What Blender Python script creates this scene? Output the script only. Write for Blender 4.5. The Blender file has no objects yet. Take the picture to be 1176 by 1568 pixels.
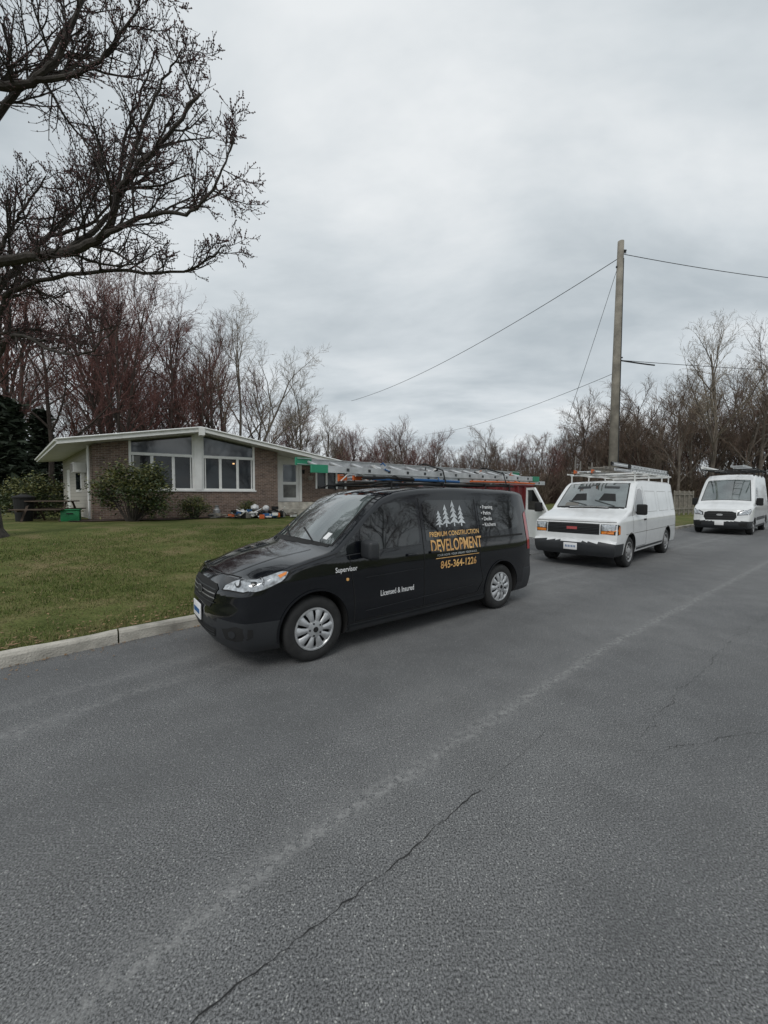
import bpy, bmesh, math, random
import numpy as np
from mathutils import Vector, Matrix
from mathutils.bvhtree import BVHTree
R=math.radians
random.seed(7); rs=np.random.RandomState(5)
scene=bpy.context.scene
col=scene.collection
# ------------------------------------------------------------------ helpers
def new_mat(name):
    m=bpy.data.materials.new(name); m.use_nodes=True
    nt=m.node_tree; b=nt.nodes['Principled BSDF']
    return m,nt,b
def M(name,c,rough=.6,metal=0,var=.12,scale=4,bump=0,bscale=60,coat=0,spec=.5,ior=1.5,det=3):
    m,nt,b=new_mat(name); N=nt.nodes; L=nt.links
    tc=N.new('ShaderNodeTexCoord')
    n=N.new('ShaderNodeTexNoise'); n.inputs['Scale'].default_value=scale; n.inputs['Detail'].default_value=det
    L.new(tc.outputs['Object'],n.inputs['Vector'])
    r=N.new('ShaderNodeValToRGB'); e=r.color_ramp.elements
    e[0].position=.3; e[1].position=.7
    e[0].color=[max(0,x*(1-var)) for x in c]+[1]; e[1].color=[min(1,x*(1+var)) for x in c]+[1]
    L.new(n.outputs['Fac'],r.inputs['Fac']); L.new(r.outputs['Color'],b.inputs['Base Color'])
    b.inputs['Roughness'].default_value=rough; b.inputs['Metallic'].default_value=metal
    b.inputs['Coat Weight'].default_value=coat; b.inputs['Coat Roughness'].default_value=.03
    b.inputs['Specular IOR Level'].default_value=spec; b.inputs['IOR'].default_value=ior
    if bump:
        n2=N.new('ShaderNodeTexNoise'); n2.inputs['Scale'].default_value=bscale; n2.inputs['Detail'].default_value=3
        L.new(tc.outputs['Object'],n2.inputs['Vector'])
        bp=N.new('ShaderNodeBump'); bp.inputs['Strength'].default_value=bump; bp.inputs['Distance'].default_value=.02
        L.new(n2.outputs['Fac'],bp.inputs['Height']); L.new(bp.outputs['Normal'],b.inputs['Normal'])
    return m
def empty(name,loc=(0,0,0),rz=0):
    o=bpy.data.objects.new(name,None); o.location=loc; o.rotation_euler=(0,0,rz); o.empty_display_size=.2
    col.objects.link(o); return o
def mesh_obj(name,v,f,mats,parent=None,midx=None,smooth=False,uv=None):
    me=bpy.data.meshes.new(name); me.from_pydata([tuple(p) for p in v],[],[tuple(q) for q in f])
    for m in (mats if isinstance(mats,(list,tuple)) else [mats]): me.materials.append(m)
    if midx is not None: me.polygons.foreach_set('material_index',np.array(midx,dtype=np.int32))
    if smooth: me.polygons.foreach_set('use_smooth',np.ones(len(me.polygons),dtype=bool))
    if uv is not None:
        ul=me.uv_layers.new(name='UVMap'); li=np.zeros(len(me.loops),dtype=np.int32); me.loops.foreach_get('vertex_index',li)
        ul.data.foreach_set('uv',np.array(uv,dtype=np.float32)[li].ravel())
    me.update()
    o=bpy.data.objects.new(name,me); col.objects.link(o)
    if parent: o.parent=parent
    return o
def box(name,size,loc,mat,parent=None,rot=(0,0,0),bev=.0,seg=2):
    bm=bmesh.new(); bmesh.ops.create_cube(bm,size=1)
    bmesh.ops.scale(bm,vec=size,verts=bm.verts)
    if bev: bmesh.ops.bevel(bm,geom=bm.edges[:],offset=bev,segments=seg,profile=.5,affect='EDGES')
    me=bpy.data.meshes.new(name); bm.to_mesh(me); bm.free(); me.materials.append(mat)
    if bev: me.polygons.foreach_set('use_smooth',np.ones(len(me.polygons),dtype=bool)); me.set_sharp_from_angle(angle=R(40))
    o=bpy.data.objects.new(name,me); col.objects.link(o); o.location=loc; o.rotation_euler=rot
    if parent: o.parent=parent
    return o
class Buf:
    def __init__(s): s.v=[]; s.f=[]; s.m=[]
    def tube(s,pts,rad,k=4,mi=0):
        base=len(s.v); n=len(pts)
        for i,p in enumerate(pts):
            a=pts[max(0,i-1)]; b=pts[min(n-1,i+1)]
            d=(b-a)
            if d.length<1e-9: d=Vector((0,0,1))
            d.normalize()
            u=d.cross(Vector((.13,.97,.2))) if abs(d.y)<.9 else d.cross(Vector((1,0,0)))
            u.normalize(); w=d.cross(u); r=rad[i]
            for j in range(k):
                an=2*math.pi*j/k; q=p+u*(r*math.cos(an))+w*(r*math.sin(an)); s.v.append((q.x,q.y,q.z))
        for i in range(n-1):
            for j in range(k):
                j2=(j+1)%k; a=base+i*k
                s.f.append((a+j,a+j2,a+k+j2,a+k+j)); s.m.append(mi)
        if k>3:
            s.f.append(tuple(base+j for j in range(k))[::-1]); s.m.append(mi)
            s.f.append(tuple(base+(n-1)*k+j for j in range(k))); s.m.append(mi)
    def box(s,c,sz,mi=0,rz=0):
        b=len(s.v); cr,sr=math.cos(rz),math.sin(rz)
        for dz in(-.5,.5):
            for dx,dy in((-.5,-.5),(.5,-.5),(.5,.5),(-.5,.5)):
                x,y=dx*sz[0],dy*sz[1]; s.v.append((c[0]+x*cr-y*sr,c[1]+x*sr+y*cr,c[2]+dz*sz[2]))
        for q in((0,3,2,1),(4,5,6,7),(0,1,5,4),(1,2,6,5),(2,3,7,6),(3,0,4,7)):
            s.f.append(tuple(b+i for i in q)); s.m.append(mi)
    def obj(s,name,mats,parent=None,smooth=False): return mesh_obj(name,s.v,s.f,mats,parent,s.m,smooth)
V=lambda *a: Vector(a)
# ------------------------------------------------------------------ road frame: s along street, n to the left (kerb side)
UX,UY=.797,.604
def W2(s,n): return (UX*s-UY*n, UY*s+UX*n)
_ks=[-200,-12,-6,-.7,1,4,9.5,25,60,600]; _kn=[2,4.75,4.95,5.15,5.36,5.75,6.2,6.6,6.8,6.8]
_sx=np.arange(-200,600,.25); _sy=np.interp(_sx,_ks,_kn); _sy=np.convolve(np.pad(_sy,10,mode='edge'),np.ones(21)/21,'valid')
def kn(s): return float(np.interp(s,_sx,_sy))
NR=-3.8
D0,D1=10.0,15.2
def drive(s):
    return max(0,min(1,(s-D0+.4)/.4))*max(0,min(1,(D1+.4-s)/.4))
def sm(t): t=max(0,min(1,t)); return t*t*(3-2*t)
def G(s,n):
    e=n-kn(s)
    if e<=.13:
        return -.06 if n>NR+.01 else .118
    z=.118+.62*sm(e/11)+.03*math.sin(s*.7)*sm(e/4)*math.cos(n*.5)
    if e>60: z+=(e-60)*.01
    m=drive(s)
    if m>0: z-= m*(.12*max(0,1-e/2.2)+.01)
    return z
def Gw(x,y): return G(UX*x+UY*y, -UY*x+UX*y)
# ------------------------------------------------------------------ materials
m_paintblk=M('black_paint',(.004,.005,.0075),rough=.12,var=.1,coat=.7,spec=.35)
m_paintwht=M('white_paint',(.74,.75,.75),rough=.3,var=.05,coat=.8)
m_plastic=M('dark_plastic',(.024,.026,.029),rough=.5,bump=.05,bscale=300)
m_black=M('black_rubber',(.010,.010,.010),rough=.8)
m_tire=M('tyre_rubber',(.020,.020,.020),rough=.75,var=.3,scale=12)
m_cover=M('wheel_cover_silver',(.50,.51,.52),rough=.35,metal=.5,var=.15,scale=14)
m_steel=M('steel_wheel_grey',(.33,.33,.33),rough=.45,metal=.5,var=.2)
m_glass=M('tinted_glass',(.007,.009,.010),rough=.03,spec=.7,coat=.6)
m_wind=M('windscreen_glass',(.075,.092,.09),rough=.04,spec=1,coat=1,ior=1.85,var=.65,scale=2.2)
m_lens=M('headlamp_lens',(.42,.44,.46),rough=.08,metal=.4,coat=1,var=.5,scale=22)
m_amber=M('amber_lens',(.75,.22,.02),rough=.15,coat=1)
m_red=M('red_lens',(.35,.01,.01),rough=.15,coat=1)
m_alu=M('aluminium',(.52,.53,.54),rough=.42,metal=.5,var=.2,scale=8)
m_greenf=M('green_fibreglass',(.02,.24,.13),rough=.5)
m_bingreen=M('green_bin_plastic',(.012,.17,.06),rough=.5)
m_orange=M('orange_plastic',(.6,.12,.02),rough=.5)
m_blue=M('blue_plastic',(.03,.12,.3),rough=.5)
m_white=M('white_trim',(.78,.78,.76),rough=.5,var=.06)
m_decal=M('white_decal',(.80,.80,.80),rough=.4,var=.02)
m_gold=M('gold_decal',(.85,.46,.17),rough=.4,var=.35,scale=7)
m_silver=M('silver_decal',(.55,.58,.60),rough=.35,var=.2)
m_chrome=M('chrome',(.7,.7,.7),rough=.12,metal=1)
m_wood=M('weathered_wood',(.22,.2,.17),rough=.85,var=.3,scale=6,bump=.4,bscale=25)
m_bark=M('dark_bark',(.045,.038,.032),rough=.9,var=.4,scale=9,bump=.8,bscale=14)
m_twig=M('twigs_dark',(.042,.032,.029),rough=.9)
m_bud=M('red_buds',(.085,.036,.034),rough=.8,var=.3)
m_barkD=M('woodland_bark',(.062,.048,.040),rough=.9,var=.35,scale=2)
m_barkL=M('grey_bark',(.12,.10,.082),rough=.9,var=.3,scale=3)
m_twigR=M('twigs_reddish',(.135,.062,.054),rough=.9,var=.35,scale=.4)
m_twigT=M('twigs_tan',(.21,.175,.135),rough=.9,var=.3,scale=.4)
m_twigB=M('twigs_brown',(.125,.088,.066),rough=.9,var=.3,scale=.3)
m_conc=M('kerb_concrete',(.43,.405,.355),rough=.9,var=.38,scale=3.5,bump=.6,bscale=60,det=6)
m_roof=M('roof_shingle',(.07,.07,.07),rough=.9)
m_maroon=M('maroon_steel',(.14,.018,.02),rough=.55,var=.3,scale=3)
m_leafd=M('rhododendron_leaf',(.045,.065,.02),rough=.5,var=.5,scale=5)
m_leafy=M('yellowish_leaf',(.13,.13,.035),rough=.55,var=.3,scale=5)
m_conifer=M('conifer_needles',(.022,.034,.018),rough=.8,var=.4,scale=1.5)
m_dry=M('dry_leaf',(.24,.15,.08),rough=.8,var=.4,scale=3)
# asphalt -----------------------------------------------------------
def asphalt(name,joint):
    m,nt,b=new_mat(name); N=nt.nodes; L=nt.links
    tc=N.new('ShaderNodeTexCoord'); 
    def noise(sc,det=4,src='Object',rough=.6):
        n=N.new('ShaderNodeTexNoise'); n.inputs['Scale'].default_value=sc; n.inputs['Detail'].default_value=det; n.inputs['Roughness'].default_value=rough
        L.new(tc.outputs[src],n.inputs['Vector']); return n.outputs['Fac']
    def ramp(n,p0,c0,p1,c1):
        r=N.new('ShaderNodeValToRGB'); e=r.color_ramp.elements; e[0].position=p0; e[1].position=p1
        e[0].color=(c0,c0,c0,1) if not isinstance(c0,tuple) else c0; e[1].color=(c1,c1,c1,1) if not isinstance(c1,tuple) else c1
        L.new(n,r.inputs['Fac']); return r.outputs['Color']
    def mix(t,a,c,f=1.0):
        x=N.new('ShaderNodeMixRGB'); x.blend_type=t
        if isinstance(f,float): x.inputs['Fac'].default_value=f
        else: L.new(f,x.inputs['Fac'])
        L.new(a,x.inputs[1])
        if isinstance(c,tuple): x.inputs[2].default_value=c
        else: L.new(c,x.inputs[2])
        return x.outputs[0]
    nA=noise(.45,5); nB=noise(120,2,rough=.7); nC=noise(45,2); nD=noise(2.6,4); nE=noise(20,5,rough=.8)
    base=ramp(nA,.3,(.128,.130,.132,1),.7,(.166,.167,.166,1))
    fine=ramp(nB,.33,.22,.68,1.85)
    c=mix('MULTIPLY',base,fine)
    v=N.new('ShaderNodeTexVoronoi'); v.inputs['Scale'].default_value=78; L.new(tc.outputs['Object'],v.inputs['Vector'])
    spk=ramp(v.outputs['Distance'],.16,1.0,.32,0.0)
    vm=ramp(nC,.47,0.0,.60,.9)
    c=mix('MIX',c,(.46,.46,.44,1),mix('MULTIPLY',spk,vm))
    c=mix('MULTIPLY',c,ramp(nD,.3,.88,.7,1.10))
    if joint:
        sp=N.new('ShaderNodeSeparateXYZ'); L.new(tc.outputs['UV'],sp.inputs[0])
        def band(center,width,amt,thr=.42,wobs=.10):
            wa=N.new('ShaderNodeMath'); wa.operation='MULTIPLY_ADD'; L.new(nD,wa.inputs[0]); wa.inputs[1].default_value=wobs; L.new(sp.outputs['Y'],wa.inputs[2])
            s2=N.new('ShaderNodeMath'); s2.operation='SUBTRACT'; L.new(wa.outputs[0],s2.inputs[0]); s2.inputs[1].default_value=wobs/2+center
            ab=N.new('ShaderNodeMath'); ab.operation='ABSOLUTE'; L.new(s2.outputs[0],ab.inputs[0])
            f=ramp(ab.outputs[0],width*.1,1.0,width,0.0)
            g=ramp(nE,thr,.0,thr+.18,amt)
            return mix('MULTIPLY',f,g)
        c=mix('MIX',c,(.34,.34,.33,1),band(0,.07,.8,.46))
        c=mix('MIX',c,(.24,.24,.237,1),band(.03,.20,.35,.40))
        c=mix('MIX',c,(.28,.28,.275,1),band(2.25,.13,.6,.44,.3))
        c=mix('MIX',c,(.25,.25,.247,1),band(2.70,.10,.5,.44,.3))
        c=mix('MIX',c,(.085,.087,.09,1),band(3.3,.5,.5,.35))
        c=mix('MIX',c,(.10,.102,.104,1),band(1.1,.6,.45,.35,.4))
        c=mix('MIX',c,(.10,.102,.104,1),band(-1.2,.5,.4,.35,.4))
    L.new(c,b.inputs['Base Color']); b.inputs['Roughness'].default_value=.88; b.inputs['Specular IOR Level'].default_value=.25
    bp=N.new('ShaderNodeBump'); bp.inputs['Strength'].default_value=.6; bp.inputs['Distance'].default_value=.006
    L.new(nB,bp.inputs['Height']); L.new(bp.outputs['Normal'],b.inputs['Normal'])
    return m
m_asph=asphalt('asphalt_road',True); m_drive=asphalt('asphalt_driveway',False)
def grass_ground():
    m,nt,b=new_mat('lawn_soil_grass'); N=nt.nodes; L=nt.links
    tc=N.new('ShaderNodeTexCoord')
    def nz(s,d=5):
        n=N.new('ShaderNodeTexNoise'); n.inputs['Scale'].default_value=s; n.inputs['Detail'].default_value=d; n.inputs['Roughness'].default_value=.65; L.new(tc.outputs['Object'],n.inputs['Vector']); return n
    r=N.new('ShaderNodeValToRGB'); L.new(nz(.9).outputs['Fac'],r.inputs['Fac'])
    e=r.color_ramp.elements; e[0].position=.32; e[0].color=(.066,.085,.024,1); e[1].position=.68; e[1].color=(.20,.165,.085,1)
    q=e.new(.5); q.color=(.115,.13,.042,1)
    r2=N.new('ShaderNodeValToRGB'); L.new(nz(30,3).outputs['Fac'],r2.inputs['Fac']); e=r2.color_ramp.elements; e[0].position=.3; e[0].color=(.5,.5,.5,1); e[1].position=.7; e[1].color=(1.3,1.3,1.3,1)
    x=N.new('ShaderNodeMixRGB'); x.blend_type='MULTIPLY'; x.inputs[0].default_value=1; L.new(r.outputs[0],x.inputs[1]); L.new(r2.outputs[0],x.inputs[2])
    L.new(x.outputs[0],b.inputs['Base Color']); b.inputs['Roughness'].default_value=.95; b.inputs['Specular IOR Level'].default_value=.1
    return m
m_ground=grass_ground()
def blades():
    m,nt,b=new_mat('grass_blades'); N=nt.nodes; L=nt.links
    a=N.new('ShaderNodeVertexColor'); a.layer_name='Col'; L.new(a.outputs[0],b.inputs['Base Color']); b.inputs['Roughness'].default_value=.7; b.inputs['Specular IOR Level'].default_value=.2
    return m
m_blade=blades()
def brick(name,c1,c2,mortar,sc=1.0):
    m,nt,b=new_mat(name); N=nt.nodes; L=nt.links
    tc=N.new('ShaderNodeTexCoord'); br=N.new('ShaderNodeTexBrick')
    br.inputs['Scale'].default_value=1; br.inputs['Brick Width'].default_value=.21; br.inputs['Row Height'].default_value=.072; br.inputs['Mortar Size'].default_value=.007
    br.inputs['Color1'].default_value=c1; br.inputs['Color2'].default_value=c2; br.inputs['Mortar'].default_value=mortar
    L.new(tc.outputs['UV'],br.inputs['Vector'])
    n=N.new('ShaderNodeTexNoise'); n.inputs['Scale'].default_value=5; n.inputs['Detail'].default_value=6; L.new(tc.outputs['UV'],n.inputs['Vector'])
    r=N.new('ShaderNodeValToRGB'); r.color_ramp.elements[0].color=(.6,.6,.6,1); r.color_ramp.elements[1].color=(1.35,1.3,1.25,1); L.new(n.outputs['Fac'],r.inputs['Fac'])
    x=N.new('ShaderNodeMixRGB'); x.blend_type='MULTIPLY'; x.inputs[0].default_value=1; L.new(br.outputs['Color'],x.inputs[1]); L.new(r.outputs[0],x.inputs[2])
    L.new(x.outputs[0],b.inputs['Base Color']); b.inputs['Roughness'].default_value=.9
    return m
m_brick=brick('brick_tan_brown',(.21,.145,.115,1),(.10,.068,.055,1),(.30,.27,.24,1))
def siding(name,c):
    m,nt,b=new_mat(name); N=nt.nodes; L=nt.links
    tc=N.new('ShaderNodeTexCoord'); sp=N.new('ShaderNodeSeparateXYZ'); L.new(tc.outputs['UV'],sp.inputs[0])
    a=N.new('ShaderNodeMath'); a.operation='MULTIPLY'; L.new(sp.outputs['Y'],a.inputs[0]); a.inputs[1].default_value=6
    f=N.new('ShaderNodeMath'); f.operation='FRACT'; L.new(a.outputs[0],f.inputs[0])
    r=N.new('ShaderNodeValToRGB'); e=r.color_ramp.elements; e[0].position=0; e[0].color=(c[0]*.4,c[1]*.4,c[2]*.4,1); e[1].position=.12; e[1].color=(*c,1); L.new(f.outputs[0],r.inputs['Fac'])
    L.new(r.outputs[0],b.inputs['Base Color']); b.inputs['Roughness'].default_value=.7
    return m
m_siding=siding('beige_siding',(.40,.38,.34))
# ------------------------------------------------------------------ ground, road, kerb
S=[-200,-120,-80,-50,-30,-20]+list(np.arange(-14,40,.4))+[42,46,50,60,75,100,140,200,300,500]
rows_e=[.13,.135,.4,.8,1.3,1.8,2.2,3,4,5,6,7,8,9,10,11.2,13,16,20,30,45,60,90,140,250,400]
v=[];f=[];nr=[]
for s in S:
    k=kn(s)
    ns=[-400,-200,-80,-30,-10,NR-.005,NR+.02]+[k+e for e in rows_e]
    for j,n in enumerate(ns):
        x,y=W2(s,n)
        if j<=5: z=.118
        elif j==6: z=-.06
        elif j==7: z=-.06
        else: z=G(s,n)
        v.append((x,y,z))
nn=len(ns)
for i in range(len(S)-1):
    for j in range(nn-1):
        a=i*nn+j; f.append((a,a+nn,a+nn+1,a+1))
mesh_obj('ground',v,f,m_ground,smooth=False)
def nj(s): return float(np.interp(s,[-3,-.11,.57,2.25,4.55,10.6,40],[1.2,1.54,1.665,1.76,1.87,1.86,2.0]))
v=[];f=[];uv=[]
fr=[0,.25,.5,.75,1]
for s in S:
    k=kn(s)+.01
    for t in fr:
        n=NR+(k-NR)*t; x,y=W2(s,n); v.append((x,y,0)); uv.append((s,n-nj(s)))
for i in range(len(S)-1):
    for j in range(4):
        a=i*5+j; f.append((a,a+5,a+6,a+1))
mesh_obj('asphalt_road',v,f,m_asph,uv=uv)
# kerbs
def kerb_piece(name,s0,s1,side):
    prof=[(0.0,-.05),(0.012,.10),(.03,.125),(.13,.13),(.15,.122),(.15,-.05)]
    st=list(np.linspace(s0,s1,max(2,int((s1-s0)/.2)+1))); v=[];f=[]
    for s in st:
        for dn,z in prof:
            jn=random.uniform(-.006,.006) if side>0 and s<12 else 0
            n=kn(s)+dn+jn if side>0 else NR-dn
            x,y=W2(s,n); v.append((x,y,z+(.006*math.sin(s*5.1)+jn*.6)*(z>.05)))
    q=len(prof)
    for i in range(len(st)-1):
        for j in range(q-1): a=i*q+j; f.append((a,a+1,a+q+1,a+q))
    f.append(tuple(range(q))); f.append(tuple((len(st)-1)*q+j for j in range(q)))
    return v,f
def kerb(name,ranges,side,step=3.05):
    V_=[];F_=[]
    for a,b in ranges:
        s=a
        while s<b-.1:
            e=min(b,s+step); v,f=kerb_piece(name,s+.008,e-.008,side); o=len(V_); V_+=v; F_+=[tuple(i+o for i in q) for q in f]; s=e
    return mesh_obj(name,V_,F_,m_conc)
kerb('concrete_kerb',[(-30.3,D0-.2),(D1+.2,90)],1)
kerb('concrete_kerb',[(-30,90)],-1)
# driveway sheet
v=[];f=[]
ss=list(np.linspace(D0,D1,10)); es=[-.0,.15,.4,.8,1.3,1.8,2.2,3,4,5,6,7,8,9,10,11.2,13,16]
for s in ss:
    for e in es:
        n=kn(s)+e; x,y=W2(s,n); v.append((x,y,(G(s,n)+.035 if e>.14 else .006)))
for i in range(len(ss)-1):
    for j in range(len(es)-1): a=i*len(es)+j; f.append((a,a+len(es),a+len(es)+1,a+1))
mesh_obj('driveway',v,f,m_drive)
# cracks in the asphalt
m_crack=M('crack_tar',(.022,.022,.022),rough=.9)
def crack(name,pts,w,jit):
    P=[]
    for i in range(len(pts)-1):
        L_=math.dist(pts[i],pts[i+1]); k=max(2,int(L_/.03))
        for j in range(k):
            t=j/k; P.append((pts[i][0]*(1-t)+pts[i+1][0]*t, pts[i][1]*(1-t)+pts[i+1][1]*t))
    v=[];f=[]; o=0
    for i,(s,n) in enumerate(P):
        o=o*.85+random.uniform(-jit,jit); ww=w*random.uniform(.1,1)*(.35+.65*abs(math.sin(i*.13+s*3)))
        for sg in(-1,1):
            x,y=W2(s,n+o+sg*ww/2); v.append((x,y,.004))
    for i in range(len(P)-1): f.append((2*i,2*i+2,2*i+3,2*i+1))
    return v,f
VV=[];FF=[]
for pts,w,j in [([(.1,1.27),(.327,1.30),(.87,1.32),(1.3,1.33),(1.76,1.375)],.009,.010),([(1.8,1.38),(2.6,1.45)],.003,.006),
                ([(2.8,.95),(3.6,.6),(4.4,.2),(5.2,.1)],.005,.02),([(3.4,1.2),(3.7,.6),(3.6,.2)],.004,.02),([(2.0,-.2),(2.4,.1),(2.6,.3)],.004,.02),([(-.6,1.2),(.1,1.27)],.005,.008),([(1.2,.0),(2.2,-.3)],.004,.02),([(5,2.9),(9,3.1)],.005,.02),([(3,1.0),(6,1.1),(9,.9)],.005,.02)]:
    v,f=crack('c',pts,w,j); o=len(VV); VV+=v; FF+=[tuple(i+o for i in q) for q in f]
mesh_obj('road_cracks',VV,FF,m_crack)
# ------------------------------------------------------------------ grass
def grass():
    n=190000
    s=rs.uniform(-7,9.6,n); e=.16+rs.beta(1.0,2.0,n)*9.0
    k=np.interp(s,_sx,_sy); nn_=k+e
    x=UX*s-UY*nn_; y=UY*s+UX*nn_
    t=np.clip(e/11,0,1); z=.118+.62*t*t*(3-2*t)
    t4=np.clip(e/4,0,1); z+=.03*np.sin(s*.7)*(t4*t4*(3-2*t4))*np.cos(nn_*.5)
    z-=.012
    patch=.5+.5*np.sin(x*1.7+np.sin(y*2.1)*1.3)*np.cos(y*1.3+np.sin(x*.9))
    fine=.5+.5*np.sin(x*5.1+np.sin(y*4.3)*2)*np.cos(y*6.3+np.sin(x*3.9)*2)
    mixv=patch*.55+fine*.45
    h=rs.uniform(.022,.056,n)*(.45+.8*mixv)*(1+.25*(e<.4)); w=rs.uniform(.0025,.005,n)*(1+e*.16)
    a=rs.uniform(0,2*np.pi,n); lean=rs.uniform(0,1.0,n)*h; la=rs.uniform(0,2*np.pi,n)
    P=np.zeros((n,3,3),dtype=np.float32)
    P[:,0]=np.stack([x-np.cos(a)*w,y-np.sin(a)*w,z],1); P[:,1]=np.stack([x+np.cos(a)*w,y+np.sin(a)*w,z],1)
    P[:,2]=np.stack([x+np.cos(la)*lean,y+np.sin(la)*lean,z+h+.012],1)
    keep=(mixv+rs.uniform(-.25,.25,n))>.28
    P=P[keep]; mixv=mixv[keep]; e=e[keep]; n=len(P)
    me=bpy.data.meshes.new('lawn_grass'); me.vertices.add(n*3); me.vertices.foreach_set('co',P.ravel())
    me.loops.add(n*3); me.loops.foreach_set('vertex_index',np.arange(n*3,dtype=np.int32))
    me.polygons.add(n); me.polygons.foreach_set('loop_start',np.arange(0,n*3,3,dtype=np.int32))
    me.update(calc_edges=True)
    ca=me.color_attributes.new('Col','FLOAT_COLOR','POINT')
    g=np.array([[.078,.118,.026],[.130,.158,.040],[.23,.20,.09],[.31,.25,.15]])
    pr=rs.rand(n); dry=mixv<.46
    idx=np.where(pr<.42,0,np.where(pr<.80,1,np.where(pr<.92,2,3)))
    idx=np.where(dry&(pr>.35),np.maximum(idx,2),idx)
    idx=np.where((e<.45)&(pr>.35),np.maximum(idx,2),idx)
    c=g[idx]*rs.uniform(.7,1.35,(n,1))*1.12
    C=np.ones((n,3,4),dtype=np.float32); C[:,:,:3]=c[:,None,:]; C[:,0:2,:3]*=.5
    ca.data.foreach_set('color',C.ravel())
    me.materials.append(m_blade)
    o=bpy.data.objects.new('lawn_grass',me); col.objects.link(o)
grass()
# fallen leaves & gutter debris
b=Buf()
for i in range(3000):
    if i<1200:
        s=random.uniform(-6,9); e=.2+random.random()**1.6*7; n=kn(s)+e; z=G(s,n)+.035
    elif i<2100:
        s=random.uniform(-6,4); e=.16+random.random()**2*.7; n=kn(s)+e; z=G(s,n)+.02
    else:
        s=random.uniform(-5,8); n=kn(s)-random.random()**3*.5-.015; z=.006
    x,y=W2(s,n); r=random.uniform(.01,.032)*(.5 if i>=2100 else .9); a=random.uniform(0,6.3); k=len(b.v)
    for q in range(4):
        an=a+q*math.pi/2; rr=r*(1 if q%2 else .55); b.v.append((x+rr*math.cos(an),y+rr*math.sin(an),z+random.uniform(0,.012)))
    b.f.append((k,k+1,k+2,k+3)); b.m.append(0)
b.obj('fallen_leaves',[m_dry])
# ------------------------------------------------------------------ vehicles
def lathe(name,prof,k,mat,parent,loc,close=False):
    v=[];f=[]
    for y,r in prof:
        for j in range(k):
            a=2*math.pi*j/k; v.append((r*math.cos(a),y,r*math.sin(a)))
    for i in range(len(prof)-1):
        for j in range(k): a=i*k; f.append((a+j,a+(j+1)%k,a+k+(j+1)%k,a+k+j))
    o=mesh_obj(name,v,f,mat,parent,smooth=True); o.data.set_sharp_from_angle(angle=R(35)); o.location=loc; return o
def wheel(parent,x,ysign,yout,Rt,w,style,name):
    """yout: |y| of the outer tyre face"""
    wh=bpy.data.objects.new(name,None); col.objects.link(wh); wh.parent=parent; wh.location=(x,ysign*yout,Rt)
    if ysign>0: wh.rotation_euler=(0,0,math.pi)
    rr=Rt*.655
    tp=[(.02,rr*.97),(.004,rr*1.02),(-.006,rr*1.15),(-.002,Rt*.9),(.018,Rt*.975),(.04,Rt),(.07,Rt),(.074,Rt-.008),(.08,Rt-.008),(.084,Rt),(w-.04,Rt),(w-.018,Rt*.975),(w,Rt*.88),(w,rr)]
    lathe('tyre',tp,48,m_tire,wh,(0,0,0))
    lathe('rim_well',[(.012,rr*1.0),(.0,rr*.965),(.012,rr*.93),(.07,rr*.88),(.08,.0)],40,m_black if style=='cover' else m_steel,wh,(0,0,0))
    mt=m_cover if style=='cover' else (m_steel if style=='steel' else m_cover)
    lathe('rim_lip',[(.014,rr*1.01),(-.002,rr*.99),(-.003,rr*.93),(.014,rr*.86),(.03,rr*.85)],48,mt,wh,(0,0,0))
    if style=='cover':
        nsp=10
        v=[];f=[]
        for i in range(nsp):
            a0=2*math.pi*i/nsp
            r0,r1=rr*.22,rr*.93
            prf=[(r0,.30,-.004),(rr*.45,.25,-.014),(rr*.7,.225,-.012),(r1,.25,.002)]
            k=len(v)
            for (r,wd,y) in prf:
                for q in(-1,-.6,.6,1):
                    an=a0+q*wd; dy=.016 if abs(q)==1 else 0
                    v.append((r*math.cos(an),y+dy,r*math.sin(an)))
            for ii in range(3):
                for jj in range(3): a=k+ii*4+jj; f.append((a,a+1,a+5,a+4))
        mesh_obj('cover_spokes',v,f,mt,wh,smooth=True)
        lathe('cover_hub',[(.01,rr*.42),(-.012,rr*.38),(-.02,rr*.2),(-.022,.0001)],30,mt,wh,(0,0,0))
        lathe('hub_badge',[(-.021,rr*.13),(-.026,rr*.12),(-.027,.0001)],24,m_black,wh,(0,0,0))
        bb=Buf()
        for i in range(5):
            a=2*math.pi*(i+.5)/5; c=V(rr*.29*math.cos(a),-.012,rr*.29*math.sin(a)); bb.tube([c+V(0,-.008,0),c+V(0,.01,0)],[rr*.045]*2,8,0)
        bb.obj('cover_nuts',[m_black],wh)
    else:
        lathe('wheel_disc',[(.05,rr*.88),(.035,rr*.8),(.01,rr*.6),(.02,rr*.45),(-.015,rr*.3),(-.025,rr*.15),(-.025,.0001)],36,mt,wh,(0,0,0))
        bb=Buf()
        for i in range(8):
            a=2*math.pi*i/8; c=V(rr*.68*math.cos(a),.012,rr*.68*math.sin(a)); bb.tube([c+V(0,-.006,0),c+V(0,.02,0)],[rr*.085]*2,10,0)
        bb.obj('vent_holes',[m_black],wh)
    return wh
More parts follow.
